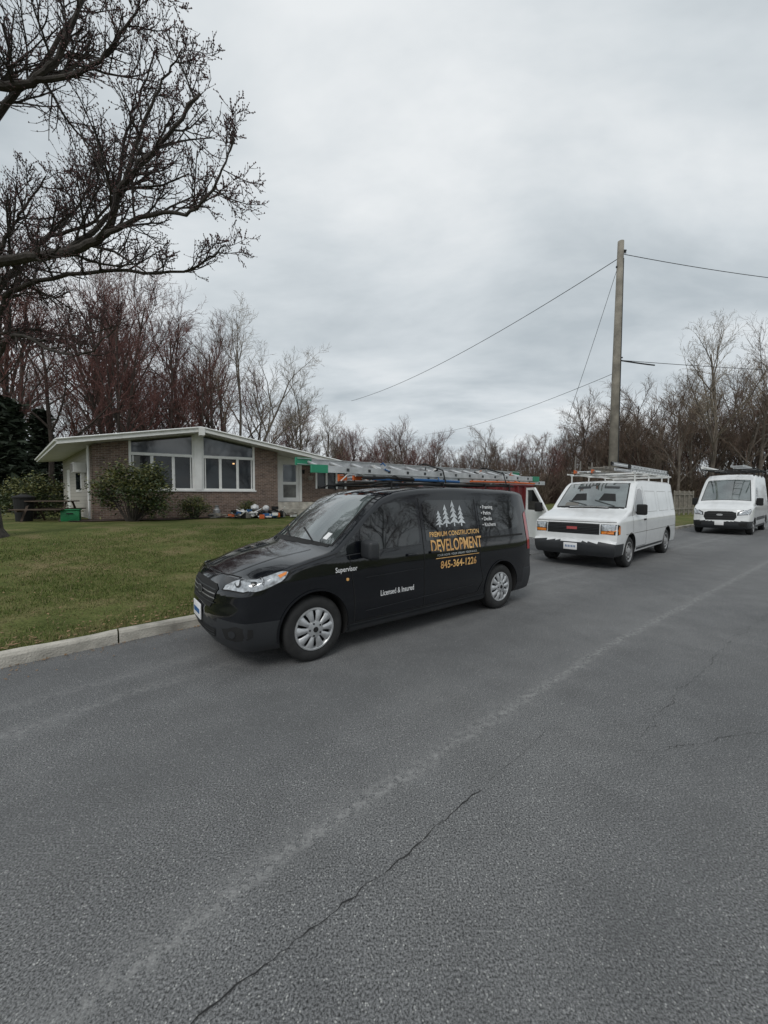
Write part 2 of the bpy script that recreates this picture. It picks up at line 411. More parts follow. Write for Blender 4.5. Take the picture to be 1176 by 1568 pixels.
class Car:
    def __init__(s,name,P,loc,rz):
        s.P=P; s.root=empty(name,loc,rz); L=P['L']; s.W=P['W']/2
        xs=np.arange(-1,L+1,.01); t=np.interp(xs,[p[0] for p in P['top']],[p[1] for p in P['top']])
        k=int(P.get('smooth',.07)/.01); g=np.exp(-.5*(np.arange(-3*k,3*k+1)/k)**2); g/=g.sum()
        s.tx=xs; s.tz=np.convolve(np.pad(t,3*k,mode='edge'),g,'valid')
        s.build()
    def top(s,x): return float(np.interp(x,s.tx,s.tz))
    def topf(s,x,yr): return s.top(max(0,x-s.P.get('k',.12)*yr*yr))-s.P.get('crown',.05)*yr*yr
    def hw(s,x,z):
        P=s.P; w=s.W-float(np.interp(z,[p[0] for p in P['inset']],[p[1] for p in P['inset']]))
        w-=P['fn']*max(0,1-x/.9)**2.4; w-=P.get('rn',.08)*max(0,1-(P['L']-x)/.5)**2.5
        return w
    def xdisp(s,x,y,z):
        P=s.P; yr=min(1,abs(y)/s.W)
        d=0
        if x<1.2: d+=(float(np.interp(z,[p[0] for p in P['nose']],[p[1] for p in P['nose']]))+P['nc']*yr**3.2)*max(0,1-x/1.2)**2
        if x>P['L']-.8: d-=(float(np.interp(z,[p[0] for p in P['rear']],[p[1] for p in P['rear']]))+.09*yr**6)*max(0,1-(P['L']-x)/.8)**2
        return x+d
    def build(s):
        P=s.P; L=P['L']; zb=P['zb']; zl=[zb,zb+.03]+P['zl']
        st=np.linspace(0,L,int(L/.045)); rings=[]
        for x in st:
            w0=s.hw(x,s.topf(x,.8)-P['r']); r=P['r']*(1 if x>.9 else .6+.4*x/.9)
            zsh=s.topf(x,(w0-r)/s.W)-r; w1=s.hw(x,zsh)
            h=[(0,zb),(.3*s.hw(x,zb),zb),(.7*s.hw(x,zb),zb),(s.hw(x,zb)-.03,zb)]
            for z in zl[1:]: h.append((s.hw(x,z),z))
            z0=zl[-1]
            for i in range(1,17): z=z0+(zsh-z0)*i/16; h.append((s.hw(x,z),z))
            for i in range(1,6): a=math.pi/2*i/6; h.append((w1-r+r*math.cos(a),zsh+r*math.sin(a)))
            for i in range(0,9):
                y=(w1-r)*(1-i/8); h.append((y,s.topf(x,y/s.W)))
            ring=[(s.xdisp(x,y,z),-y,z) for y,z in h]+[(s.xdisp(x,y,z),y,z) for y,z in h[1:-1][::-1]]
            rings.append((ring,[(-y,z) for y,z in h]+[(y,z) for y,z in h[1:-1][::-1]]))
        n=len(rings[0][0]); v=[];f=[]
        for r,_ in rings: v+=r
        for i in range(len(rings)-1):
            for j in range(n): a=i*n; f.append((a+j,a+(j+1)%n,a+n+(j+1)%n,a+n+j))
        for end in(0,-1):
            yz=rings[end][1]; x0=st[end]; prev=(0 if end==0 else (len(rings)-1)*n)
            zc=(max(z for y,z in yz)+zb)/2
            for k in (.93,.84,.74,.63,.52,.4,.27,.13):
                b0=len(v)
                for y,z in yz:
                    yy=y*k; zz=zc+(z-zc)*k; v.append((s.xdisp(x0,yy,zz),yy,zz))
                for j in range(n): f.append((prev+j,prev+(j+1)%n,b0+(j+1)%n,b0+j))
                prev=b0
            c=len(v); v.append((s.xdisp(x0,0,zc),0,zc))
            for j in range(n): f.append((prev+j,prev+(j+1)%n,c))
        me=bpy.data.meshes.new('body_shell'); me.from_pydata(v,[],f)
        bm=bmesh.new(); bm.from_mesh(me); bmesh.ops.recalc_face_normals(bm,faces=bm.faces)
        for fc in bm.faces:
            c=fc.calc_center_median(); fc.material_index=P['matfn'](c,fc.normal); fc.smooth=True
        s.bvh=BVHTree.FromBMesh(bm); bm.to_mesh(me); bm.free()
        for m in P['mats']: me.materials.append(m)
        body=bpy.data.objects.new('body_shell',me); col.objects.link(body)
        bm=bmesh.new()
        for x in P['axles']:
            for sg in(-1,1):
                mt=Matrix.Translation((x,sg*(s.W-.08),P['Rt']+P.get('archup',.015)))@Matrix.Rotation(R(90),4,'X')
                bmesh.ops.create_cone(bm,cap_ends=True,segments=48,radius1=P['Ra'],radius2=P['Ra'],depth=.46,matrix=mt)
        for fc in bm.faces: fc.material_index=2
        cm=bpy.data.meshes.new('cut'); bm.to_mesh(cm); bm.free()
        for m in P['mats']: cm.materials.append(m)
        cut=bpy.data.objects.new('cut',cm); col.objects.link(cut)
        md=body.modifiers.new('b','BOOLEAN'); md.operation='DIFFERENCE'; md.object=cut; md.solver='EXACT'
        dg=bpy.context.evaluated_depsgraph_get(); ev=body.evaluated_get(dg); nm=bpy.data.meshes.new_from_object(ev)
        body.modifiers.clear(); body.data=nm; nm.name='body_shell'
        bpy.data.objects.remove(cut); nm.set_sharp_from_angle(angle=R(38))
        body.parent=s.root; s.body=body
        for x in P['axles']:
            for sg in(-1,1):
                zc=P['Rt']+P.get('archup',.015); pts=[]
                for a in np.linspace(R(-12),R(192),40):
                    px,pz=x+(P['Ra']+.012)*math.cos(a),zc+(P['Ra']+.012)*math.sin(a)
                    if pz>P['zb']+.04: pts.append((px,pz))
                s.strip('arch_lip',pts,.022,P['mats'][1] if P.get('darklip') else P['mats'][0],sg,off=.008)
        for i,x in enumerate(P['axles']):
            for sg in(-1,1):
                wheel(s.root,x,sg,s.W-.035,P['Rt'],P.get('tw',.21),P['wheel'],'wheel_%d%s'%(i+1,'l' if sg<0 else 'r'))
    def snap(s,bm,off):
        for vv in bm.verts:
            loc,nrm,_,_=s.bvh.find_nearest(vv.co)
            vv.co=loc+nrm*off
    def panel(s,name,pts,mat,off=.004,thick=0,maxe=.08):
        bm=bmesh.new(); vs=[bm.verts.new(p) for p in pts]; bm.faces.new(vs)
        bmesh.ops.triangulate(bm,faces=bm.faces[:])
        for _ in range(6):
            es=[e for e in bm.edges if e.calc_length()>maxe]
            if not es: break
            bmesh.ops.subdivide_edges(bm,edges=es,cuts=1); bmesh.ops.triangulate(bm,faces=bm.faces[:])
        s.snap(bm,off)
        bm.normal_update()
        t=sum(((f_.normal.dot(s.bvh.find_nearest(f_.calc_center_median())[1])) for f_ in bm.faces))
        if t<0: bmesh.ops.reverse_faces(bm,faces=bm.faces[:])
        for f_ in bm.faces: f_.smooth=True
        me=bpy.data.meshes.new(name); bm.to_mesh(me); bm.free(); me.materials.append(mat)
        o=bpy.data.objects.new(name,me); col.objects.link(o); o.parent=s.root
        return o
    def side(s,name,xz,mat,sg=-1,off=.004,thick=0):
        return s.panel(name,[(x,sg*s.hw(x,z),z) for x,z in xz],mat,off,thick)
    def strip(s,name,xz,w,mat,sg=-1,off=.003,pts3=None):
        P=[]
        src=pts3 or [(x,sg*s.hw(x,z),z) for x,z in xz]
        for i in range(len(src)-1):
            a,b=V(*src[i]),V(*src[i+1]); k=max(1,int((b-a).length/.05))
            for j in range(k): P.append(a.lerp(b,j/k))
        P.append(V(*src[-1])); v=[];f=[]
        Q=[]
        for p in P:
            l,nr_,_,_=s.bvh.find_nearest(p); Q.append((l+nr_*off,nr_))
        for i,(q,nr_) in enumerate(Q):
            d=Q[min(i+1,len(Q)-1)][0]-Q[max(i-1,0)][0]; t=d.cross(nr_); t.normalize(); v.append(q+t*w/2); v.append(q-t*w/2)
        for i in range(len(Q)-1): f.append((2*i,2*i+1,2*i+3,2*i+2))
        return mesh_obj(name,v,f,mat,s.root,smooth=True)
    def text(s,name,body,x,z,size,mat,width=None,bold=0):
        cu=bpy.data.curves.new(name,'FONT'); cu.body=body; cu.size=size; cu.offset=bold; cu.resolution_u=3
        o=bpy.data.objects.new(name,cu); col.objects.link(o)
        dg=bpy.context.evaluated_depsgraph_get(); me=bpy.data.meshes.new_from_object(o.evaluated_get(dg)); bpy.data.objects.remove(o)
        xs=[v_.co.x for v_ in me.vertices]; sc=1
        if width: sc=width/max(1e-6,(max(xs)-min(xs)))
        bm=bmesh.new(); bm.from_mesh(me)
        for vv in bm.verts:
            tx,tz=vv.co.x*sc,vv.co.y; vv.co=V(x+tx,-s.hw(x+tx,z+tz),z+tz)
        s.snap(bm,.007); bm.to_mesh(me); bm.free(); me.materials.clear(); me.materials.append(mat)
        o=bpy.data.objects.new(name,me); col.objects.link(o); o.parent=s.root
        return o
    def windscreen(s,name,x0,x1,y0,y1,mat,frame=None):
        pts=[]
        k=s.P.get('k',.12)
        for i in range(11):
            y=-y0+2*y0*i/10; x=x0+k*(y/s.W)**2; pts.append((x,y,s.topf(x,y/s.W)))
        for i in range(11):
            y=y1-2*y1*i/10; x=x1+k*(y/s.W)**2; pts.append((x,y,s.topf(x,y/s.W)))
        if frame:
            s.panel(name+'_seal',[V(*p) for p in pts],frame,.002)
            c=sum((V(*p) for p in pts),V(0,0,0))/len(pts); pts=[c+(V(*p)-c)*.965 for p in pts]
        return s.panel(name,pts,mat,.005)
def mirror(car,x,z,sg,mat,size=(.11,.24,.19)):
    y=sg*(car.hw(x,z)+.02+size[1]/2)
    box('door_mirror',size,(x-.02,y,z+.04),mat,car.root,rot=(0,0,sg*R(8)),bev=.04,seg=4)
    box('mirror_arm',(.06,.14,.045),(x+.0,sg*(car.hw(x,z)+.02),z-.035),m_black,car.root,bev=.012)
    box('mirror_glass',(.006,size[1]*.8,size[2]*.75),(x-.02+size[0]/2,y,z+.04),m_chrome,car.root,rot=(0,0,sg*R(8)))
def ladder(parent,name,x0,x1,y,z,wid,mat,roll=0,rail=.085,tip=None,tl=.14):
    b=Buf(); cr,sr=math.cos(roll),math.sin(roll)
    L=x1-x0
    for sg in(-1,1):
        yy=y+sg*wid/2*cr; zz=z+sg*wid/2*sr
        b.box(((x0+x1)/2,yy,zz),(L,.022,rail),0)
        b.box(((x0+x1)/2,yy-sg*.014,zz+rail/2-.004),(L-.01,.03,.007),0); b.box(((x0+x1)/2,yy-sg*.014,zz-rail/2+.004),(L-.01,.03,.007),0)
        if tip is not None:
            for xx in(x0+tl/2-.01,x1-tl/2+.01): b.box((xx,yy,zz),(tl,.034,rail+.014),1)
        x=x0+.15
        while x<x1-.05: b.box((x,yy+sg*.012,zz),(.035,.006,.035),2); x+=.305   # rung ends
    x=x0+.15
    while x<x1-.05:
        b.tube([V(x,y-wid/2*cr,z-wid/2*sr),V(x,y+wid/2*cr,z+wid/2*sr)],[.018]*2,8,0); x+=.305
    return b.obj(name,[mat,tip or m_black,m_plastic],parent)
# ---- black compact van
def tcmat(c,n):
    if n.z<-.7 and c.z<.4: return 1
    if c.x<.95 and c.z<.50 : return 1
    if c.z<.305: return 1
    if c.x>4.5 and c.z<.55: return 1
    return 0
TC=dict(L=4.82,W=1.835,zb=.2,zl=[.30,.36,.43,.5,.56,.63,.70],r=.075,crown=.045,k=.13,smooth=.075,
 top=[(-1,.86),(0,.90),(.15,.965),(.5,1.055),(.95,1.125),(1.06,1.155),(1.4,1.44),(1.72,1.68),(1.98,1.765),(2.4,1.81),(3.0,1.83),(4.1,1.81),(4.6,1.78),(4.82,1.745),(6,1.7)],
 inset=[(.2,.05),(.32,.015),(.5,.0),(.75,.004),(.85,.0),(1.0,.010),(1.1,.03),(1.3,.065),(1.6,.125),(1.85,.18)],
 fn=.10,rn=.03,nose=[(.2,.10),(.3,.03),(.42,0),(.55,.0),(.62,.02),(.75,.035),(.86,.09),(.95,.17)],nc=.32,
 rear=[(.2,.06),(.45,0),(.6,.02),(1.0,.03),(1.4,.06),(1.8,.13)],axles=[.90,3.96],Rt=.333,Ra=.378,wheel='cover',
 matfn=tcmat,mats=[m_paintblk,m_plastic,m_black])
ox,oy=W2(.87,4.38)
car=Car('black_cargo_van',TC,(ox,oy,0),math.atan2(UY,UX))
car.windscreen('windscreen',1.07,1.80,.77,.64,m_wind,m_black)
for sg in(-1,1):
    car.side('quarter_glass',[(1.13,1.06),(1.36,1.07),(1.40,1.27)],m_glass,sg)
    car.side('front_door_glass',[(1.44,1.075),(2.30,1.10),(2.33,1.15),(2.33,1.60),(2.0,1.61),(1.82,1.58),(1.62,1.46),(1.47,1.32)],m_glass,sg)
    car.side('slider_glass',[(2.44,1.12),(3.36,1.15),(3.40,1.20),(3.40,1.60),(3.36,1.63),(2.50,1.63),(2.44,1.58)],m_glass,sg)
    car.side('rear_quarter_glass',[(3.50,1.16),(4.36,1.20),(4.45,1.26),(4.42,1.50),(4.30,1.60),(3.56,1.63),(3.50,1.57)],m_glass,sg)
    g=m_black
    car.strip('door_seam',[(1.36,.32),(1.36,.6),(1.32,.9),(1.30,1.05)],.009,g,sg)
    car.strip('door_seam',[(2.385,.33),(2.385,1.0),(2.385,1.66)],.009,g,sg)
    car.strip('door_seam',[(3.46,.75),(3.45,1.1),(3.45,1.64)],.008,g,sg)
    car.strip('door_seam',[(1.36,.32),(2.4,.32),(3.40,.34),(3.52,.5),(3.46,.75)],.008,g,sg)
    car.strip('slider_rail',[(3.48,1.09),(4.5,1.09)],.028,g,sg,off=.005)
    car.strip('hood_seam',[(.55,.955),(.95,1.05),(1.2,1.09)],.008,g,sg)
    car.strip('waist_crease',[(1.5,.79),(2.36,.80)],.006,m_plastic,sg)
    car.strip('lower_crease',[(1.5,.42),(2.3,.44),(3.3,.46)],.007,m_plastic,sg)
    car.strip('window_belt',[(1.15,1.045),(1.45,1.06),(2.35,1.085)],.012,m_plastic,sg)
    for x in(2.18,2.56):
        z=.98; box('door_handle',(.16,.03,.035),(x,sg*(car.hw(x,z)+.018),z),m_paintblk,car.root,bev=.012)
    car.side('tail_lamp',[(4.62,.85),(4.70,.85),(4.68,1.45),(4.60,1.40)],m_red,sg,off=.006)
    car.side('sill_trim',[(1.30,.21),(3.55,.21),(3.55,.275),(1.30,.275)],m_plastic,sg,off=.012)
    s_=sg
    pts=[(.13,s_*.50,.76),(.10,s_*.53,.825),(.17,s_*.62,.88),(.33,s_*.78,.930),(.60,s_*.865,.965),(.66,s_*.875,.94),(.58,s_*.88,.87),(.40,s_*.86,.80),(.25,s_*.74,.76)]
    car.panel('headlamp_bezel',pts,m_black,.004,maxe=.05)
    c=sum((V(*p) for p in pts),V(0,0,0))/len(pts)
    car.panel('headlamp',[c+(V(*p)-c)*.9 for p in pts],m_lens,.009,maxe=.05)
    for (px,py,pz) in((.24,.66,.835),(.40,.80,.87)):
        car.panel('lamp_projector',[(px,s_*(py+.045*math.cos(a)),pz+.038*math.sin(a)) for a in np.linspace(0,6.28,17)[:-1]],m_plastic,.012,maxe=.05)
        car.panel('lamp_bulb',[(px,s_*(py+.025*math.cos(a)),pz+.022*math.sin(a)) for a in np.linspace(0,6.28,13)[:-1]],m_chrome,.016,maxe=.05)
    car.panel('turn_lamp',[(.52,s_*.87,.930),(.61,s_*.875,.95),(.60,s_*.88,.925),(.54,s_*.88,.90)],m_amber,.013,maxe=.05)
    car.panel('fog_recess',[(.15,s_*.58,.34),(.12,s_*.57,.43),(.2,s_*.72,.47),(.3,s_*.80,.44),(.3,s_*.80,.37),(.22,s_*.72,.335)],m_black,.004,maxe=.05)
    car.panel('fog_lamp',[(.2,s_*(.66+.045*math.cos(a)),.40+.035*math.sin(a)) for a in np.linspace(0,6.28,13)[:-1]],m_plastic,.009,maxe=.05)
box('side_badge',(.03,.008,.03),(1.27,-car.hw(1.27,.80)-.003,.80),m_gold,car.root,bev=.008)
car.panel('upper_grille',[(.05,-.47,.80),(.03,-.42,.67),(0,-.36,.60),(0,.36,.60),(.03,.42,.67),(.05,.47,.80),(.05,.40,.84),(.05,-.40,.84)],m_black,.005,maxe=.06)
for z in(.645,.69,.735,.78):
    car.strip('grille_bar',None,.012,m_steel if z in(.69,.735) else m_plastic,off=.012,pts3=[(.05,-.44,z),(.0,0,z),(.05,.44,z)])
car.panel('oval_badge',[(0,.10*math.cos(a),.722+.042*math.sin(a)) for a in np.linspace(0,6.28,25)[:-1]],m_steel,.02,maxe=.06)
car.panel('oval_badge_field',[(0,.09*math.cos(a),.722+.034*math.sin(a)) for a in np.linspace(0,6.28,25)[:-1]],m_plastic,.024,maxe=.06)
car.panel('lower_grille',[(.0,-.5,.40),(.0,-.44,.29),(0,.44,.29),(0,.5,.40)],m_black,.005,maxe=.06)
for z in(.325,.36): car.strip('grille_bar',None,.012,m_plastic,off=.01,pts3=[(.0,-.46,z),(.0,0,z),(.0,.46,z)])
box('licence_plate',(.012,.31,.16),(-.016,-.0,.50),m_decal,car.root,bev=.004)
b=Buf()
for i in range(7): b.box((-.024,-.11+i*.036,.495),(.003,.018,.05))
b.obj('plate_characters',[m_blue],car.root)
for sg in(-1,1):
    car.strip('hood_line',None,.010,m_black,off=.003,pts3=[(.16,sg*.44,.95),(.5,sg*.52,1.05),(1.0,sg*.60,1.10)])
car.strip('cowl',None,.08,m_black,off=.004,pts3=[(1.18,-.72,1.13),(1.06,-.3,1.15),(1.04,0,1.15),(1.06,.3,1.15),(1.18,.72,1.13)])
car.strip('bonnet_gap',None,.012,m_black,off=.003,pts3=[(.25,-.62,.94),(.14,-.3,.92),(.12,0,.92),(.14,.3,.92),(.25,.62,.94)])
for yy in(-.45,.15): 
    car.strip('wiper',None,.018,m_black,off=.02,pts3=[(1.10,yy,1.17),(1.18,yy+.25,1.22),(1.24,yy+.45,1.26)])
car.panel('inspection_sticker',[(1.17,-.62,1.22),(1.17,-.54,1.22),(1.24,-.54,1.29),(1.24,-.62,1.29)],m_decal,.0065)
mirror(car,1.50,1.07,-1,m_plastic,(.13,.24,.20)); mirror(car,1.50,1.07,1,m_plastic,(.13,.24,.20))
car.text('decal_supervisor','Supervisor',1.12,.885,.075,m_decal,width=.27,bold=.001)
car.text('decal_licensed','Licensed & Insured',1.70,.555,.09,m_decal,width=.50,bold=.001)
car.text('decal_premium','PREMIUM CONSTRUCTION',2.50,1.165,.088,m_gold,width=.95,bold=.0008)
car.text('decal_development','DEVELOPMENT',2.50,.975,.215,m_gold,width=.98,bold=.0035)
car.text('decal_slogan','YOUR HOME. YOUR DREAM. YOUR BUILD.',2.6,.915,.038,m_silver,width=.78)
car.strip('decal_rule',[(2.58,.890),(3.42,.890)],.008,m_gold,off=.006)
car.text('decal_phone','845-364-1226',2.66,.755,.135,m_gold,width=.70,bold=.0025)
for i,t in enumerate(['• Framing','• Patios','• Decks','• Kitchens']): car.text('decal_list',t,3.56,1.50-i*.083,.072,m_decal,bold=.001)
def pine(x,z,h,w):
    for i in range(4):
        f0=i/4; zz=z+h*.12+h*.88*f0; wd=w*(1-f0*.72)/2; hh=h*.30
        car.side('decal_pine',[(x-wd,zz),(x-wd*.2,zz+hh*.18),(x+wd,zz),(x+wd*.15,zz+hh)],m_silver,off=.009)
    car.side('decal_pine',[(x-.012,z),(x+.012,z),(x+.012,z+h*.15),(x-.012,z+h*.15)],m_silver,off=.009)
pine(2.70,1.28,.20,.15); pine(2.83,1.28,.27,.16); pine(2.98,1.28,.32,.18); pine(3.12,1.28,.26,.16)
rk=Buf()
for x in(2.05,2.95,3.85,4.45):
    rk.tube([V(x,-.68,1.77),V(x,-.68,1.86),V(x,.68,1.86),V(x,.68,1.77)],[.017]*4,6)
for y in(-.64,.64): rk.tube([V(1.75,y,1.80),V(1.9,y,1.84),V(4.6,y,1.84)],[.014]*3,6)
rk.obj('roof_rack',[m_black],car.root)
ladder(car.root,'extension_ladder',1.05,5.50,-.34,2.04,.42,m_alu,tip=m_greenf,roll=R(15),rail=.075,tl=.2)
ladder(car.root,'extension_ladder_fly',1.75,5.75,-.34,1.95,.36,m_alu,roll=R(10),rail=.065)
ladder(car.root,'step_ladder',2.0,4.9,.30,1.95,.40,m_alu,tip=m_orange)
lg=Buf()
for (x0,x1,y,z,r,mi) in[(1.85,3.4,-.56,1.89,.018,1),(2.4,4.9,-.05,1.91,.022,0),(2.0,3.1,.05,1.98,.03,2),(3.0,5.2,.1,2.02,.02,3),(1.7,2.5,-.58,1.90,.02,3),(3.6,5.3,-.6,1.90,.014,4)]:
    lg.tube([V(x0,y,z),V((x0+x1)/2,y+.03,z+.01),V(x1,y,z)],[r]*3,6,mi)
for i in range(110):
    x=random.choice([2.1,2.15,3.0,3.05,4.3,4.75,4.85])+random.uniform(-.10,.10); y=random.uniform(-.6,.45); z=random.uniform(1.93,2.10)
    lg.tube([V(x,y,z),V(x+random.uniform(-.06,.06),y+random.uniform(-.08,.08),z+random.uniform(-.04,.05)),V(x+random.uniform(-.1,.1),y+random.uniform(-.12,.12),z-random.uniform(0,.10))],[.009]*3,5,random.choice([3,3,3,1,2,4]))
for xx in(3.02,4.4): # ratchet straps over the load
    lg.tube([V(xx,-.66,1.86),V(xx,-.60,2.04),V(xx+.02,-.2,2.16),V(xx,.5,2.03),V(xx,.66,1.86)],[.012]*5,4,3)
lg.obj('roof_load',[m_wood,m_blue,m_white,m_black,m_orange],car.root)
# ---- white full-size van
def gmat(c,n):
    if n.z<-.7 and c.z<.5: return 1
    if c.x<.5 and c.z<.62: return 1
    if c.x>5.5 and c.z<.62: return 1
    return 0
GM=dict(L=5.69,W=2.01,zb=.30,zl=[.36,.44,.52,.60,.66,.74],r=.08,crown=.035,k=.10,smooth=.045,
 top=[(-1,1.10),(0,1.13),(.1,1.18),(.5,1.27),(.92,1.36),(1.04,1.40),(1.36,1.71),(1.68,2.00),(1.88,2.09),(2.6,2.13),(5,2.13),(5.55,2.10),(5.69,2.06),(7,1.95)],
 inset=[(.3,.05),(.45,.02),(.7,.0),(1.1,.005),(1.25,.03),(1.6,.08),(1.9,.13),(2.1,.16)],
 fn=.06,rn=.05,nose=[(.3,.06),(.42,.0),(.60,.0),(.66,.07),(.8,.08),(1.0,.09),(1.15,.14)],nc=.12,
 rear=[(.3,0),(.6,0),(.65,.06),(1.2,.08),(2,.14)],axles=[.95,4.38],Rt=.365,Ra=.43,tw=.23,wheel='steel',archup=.03,
 matfn=gmat,mats=[m_paintwht,m_plastic,m_black])
g=Car('white_cargo_van',GM,(4.45,9.15,0),R(42))
g.windscreen('windscreen',1.06,1.76,.84,.73,m_wind,m_black)
for sg in(-1,1):
    g.side('front_door_glass',[(1.36,1.30),(2.10,1.30),(2.12,1.84),(1.95,1.88),(1.80,1.85),(1.58,1.66),(1.38,1.45)],m_glass,sg)
    g.strip('door_seam',[(1.12,.45),(1.12,1.25),(1.46,1.62),(1.76,1.92)],.01,m_black,sg)
    g.strip('door_seam',[(2.20,.45),(2.20,1.94)],.01,m_black,sg); g.strip('door_seam',[(1.12,.45),(2.20,.45)],.01,m_black,sg)
    if sg>0: g.strip('door_seam',[(3.4,.45),(3.4,1.9)],.01,m_black,sg)
    for x0 in(2.35,3.55,4.85):
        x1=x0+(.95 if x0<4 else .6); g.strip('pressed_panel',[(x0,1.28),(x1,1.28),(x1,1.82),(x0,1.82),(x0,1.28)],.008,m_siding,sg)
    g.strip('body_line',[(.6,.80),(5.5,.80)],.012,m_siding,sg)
    g.strip('sill_line',[(1.45,.40),(3.9,.40)],.06,m_plastic,sg)
    box('door_handle',(.14,.03,.04),(2.05,sg*(g.hw(2.05,1.1)+.015),1.10),m_black,g.root,bev=.01)
    g.side('tail_lamp',[(5.50,.95),(5.58,.95),(5.56,1.55),(5.50,1.55)],m_red,sg,off=.006)
    s_=sg
    g.panel('headlamp_bezel',[(.1,s_*.62,.82),(.1,s_*.62,1.05),(.2,s_*.95,1.04),(.3,s_*.98,1.02),(.3,s_*.98,.82),(.2,s_*.93,.80)],m_black,.004,maxe=.06)
    g.panel('headlamp',[(.1,s_*.64,.90),(.1,s_*.64,1.04),(.2,s_*.90,1.03),(.2,s_*.90,.90)],m_lens,.010,maxe=.06)
    g.panel('turn_lamp',[(.1,s_*.64,.82),(.1,s_*.64,.885),(.2,s_*.90,.885),(.25,s_*.95,.90),(.25,s_*.95,1.0),(.3,s_*.985,1.0),(.3,s_*.985,.82)],m_amber,.009,maxe=.06)
g.panel('grille',[(.08,-.60,.80),(.08,-.60,1.06),(.08,.60,1.06),(.08,.60,.80)],m_black,.005,maxe=.08)
for z in(.83,.87,.91,.98,1.02): g.strip('grille_bar',None,.010,m_plastic,off=.014,pts3=[(.08,-.6,z),(.08,0,z),(.08,.6,z)])
g.strip('grille_bar',None,.018,m_plastic,off=.016,pts3=[(.08,-.6,.945),(.08,0,.945),(.08,.6,.945)])
g.panel('badge',[(.06,-.12,.90),(.06,.12,.90),(.06,.12,.965),(.06,-.12,.965)],m_red,.022,maxe=.08)
g.strip('bonnet_gap',None,.012,m_black,off=.004,pts3=[(.2,-.92,1.09),(.1,-.6,1.10),(.08,0,1.10),(.1,.6,1.10),(.2,.92,1.09)])
box('licence_plate',(.012,.31,.16),(-.012,0,.50),m_decal,g.root,bev=.004)
b=Buf()
for i in range(7): b.box((-.020,-.11+i*.036,.50),(.003,.018,.05))
b.obj('plate_characters',[m_blue],g.root)
g.strip('cowl',None,.08,m_black,off=.004,pts3=[(1.13,-.80,1.39),(1.02,-.4,1.40),(1.01,0,1.405),(1.02,.4,1.40),(1.13,.80,1.39)])
for yy in(-.6,.05): g.strip('wiper',None,.018,m_black,off=.02,pts3=[(1.10,yy,1.44),(1.18,yy+.28,1.50),(1.24,yy+.5,1.56)])
for yy in(-.38,.30):
    g.panel('sun_visor',[(1.62,yy-.17,1.95),(1.62,yy+.17,1.95),(1.56,yy+.17,1.88),(1.56,yy-.17,1.88)],m_plastic,.0062)
    g.panel('seat_back',[(1.42,yy-.13,1.75),(1.42,yy+.13,1.75),(1.22,yy+.2,1.57),(1.22,yy-.2,1.57)],m_black,.0062)
mirror(g,1.42,1.32,-1,m_black,(.12,.22,.26))
g.panel('dash_papers',[(1.10,.25,1.44),(1.10,.62,1.44),(1.20,.6,1.53),(1.18,.28,1.52)],m_siding,.0065)
dr=bpy.data.objects.new('open_door',None); col.objects.link(dr); dr.parent=g.root; dr.location=(1.12,g.hw(1.12,.9)+.02,0); dr.rotation_euler=(0,0,R(62))
dm=Buf()
def prism(buf,xz,y0,y1,mi):
    k=len(buf.v); n=len(xz)
    for y in(y0,y1):
        for x,z in xz: buf.v.append((x,y,z))
    buf.f.append(tuple(range(k,k+n))); buf.m.append(mi); buf.f.append(tuple(range(k+2*n-1,k+n-1,-1))); buf.m.append(mi)
    for i in range(n): j=(i+1)%n; buf.f.append((k+i,k+n+i,k+n+j,k+j)); buf.m.append(mi)
prism(dm,[(0,.47),(1.06,.47),(1.08,1.28),(.12,1.28),(0,1.2)],-.04,.04,0)
prism(dm,[(.12,1.28),(.20,1.28),(.74,1.90),(.68,1.94)],-.03,.03,0)
prism(dm,[(.68,1.94),(.72,1.87),(1.0,1.87),(1.06,1.94)],-.031,.031,0)
prism(dm,[(1.0,1.28),(1.08,1.28),(1.06,1.94),(1.0,1.87)],-.028,.028,0)
prism(dm,[(.20,1.282),(1.0,1.282),(1.0,1.87),(.72,1.87)],-.005,.005,1)
prism(dm,[(.08,.55),(.98,.55),(.98,1.2),(.08,1.15)],-.055,-.041,2)
dm.obj('door_panel',[m_paintwht,m_glass,m_siding],dr)
box('door_mirror',(.12,.2,.26),(.28,.16,1.38),m_black,dr,bev=.03)
rk=Buf()
for x in(1.95,3.2,4.6,5.4):
    for y in(-.78,.78): rk.tube([V(x,y,2.03),V(x,y,2.27)],[.018]*2,6)
    rk.tube([V(x,-.82,2.27),V(x,.82,2.27)],[.02]*2,6)
for y in(-.80,.80): rk.tube([V(1.7,y,2.29),V(5.6,y,2.29)],[.018]*2,6)
rk.obj('roof_rack',[m_white],g.root)
ladder(g.root,'extension_ladder',1.9,5.9,-.45,2.50,.42,m_alu,rail=.09,roll=R(14),tip=m_black)
ladder(g.root,'extension_ladder_fly',2.1,6.1,-.45,2.38,.38,m_alu,rail=.08,roll=R(8))
ladder(g.root,'step_ladder',1.6,4.4,.35,2.35,.45,m_alu,rail=.08,tip=m_orange)
ladder(g.root,'step_ladder_small',2.4,4.6,.30,2.50,.40,m_wood,rail=.07)
lg=Buf()
for i in range(9):
    y=-.1+i*.09; lg.tube([V(1.5+random.uniform(0,.4),y,2.33),V(5.3+random.uniform(-.5,.5),y+random.uniform(-.1,.1),2.33+random.uniform(0,.08))],[.018]*2,6,i%3)
for x,y,z in((1.75,.62,2.80),(1.78,.2,2.60),(2.3,.7,2.70)): lg.tube([V(x,y,2.27),V(x+.03,y,z)],[.025,.02],6,2)
lg.obj('roof_load',[m_wood,m_white,m_siding],g.root)
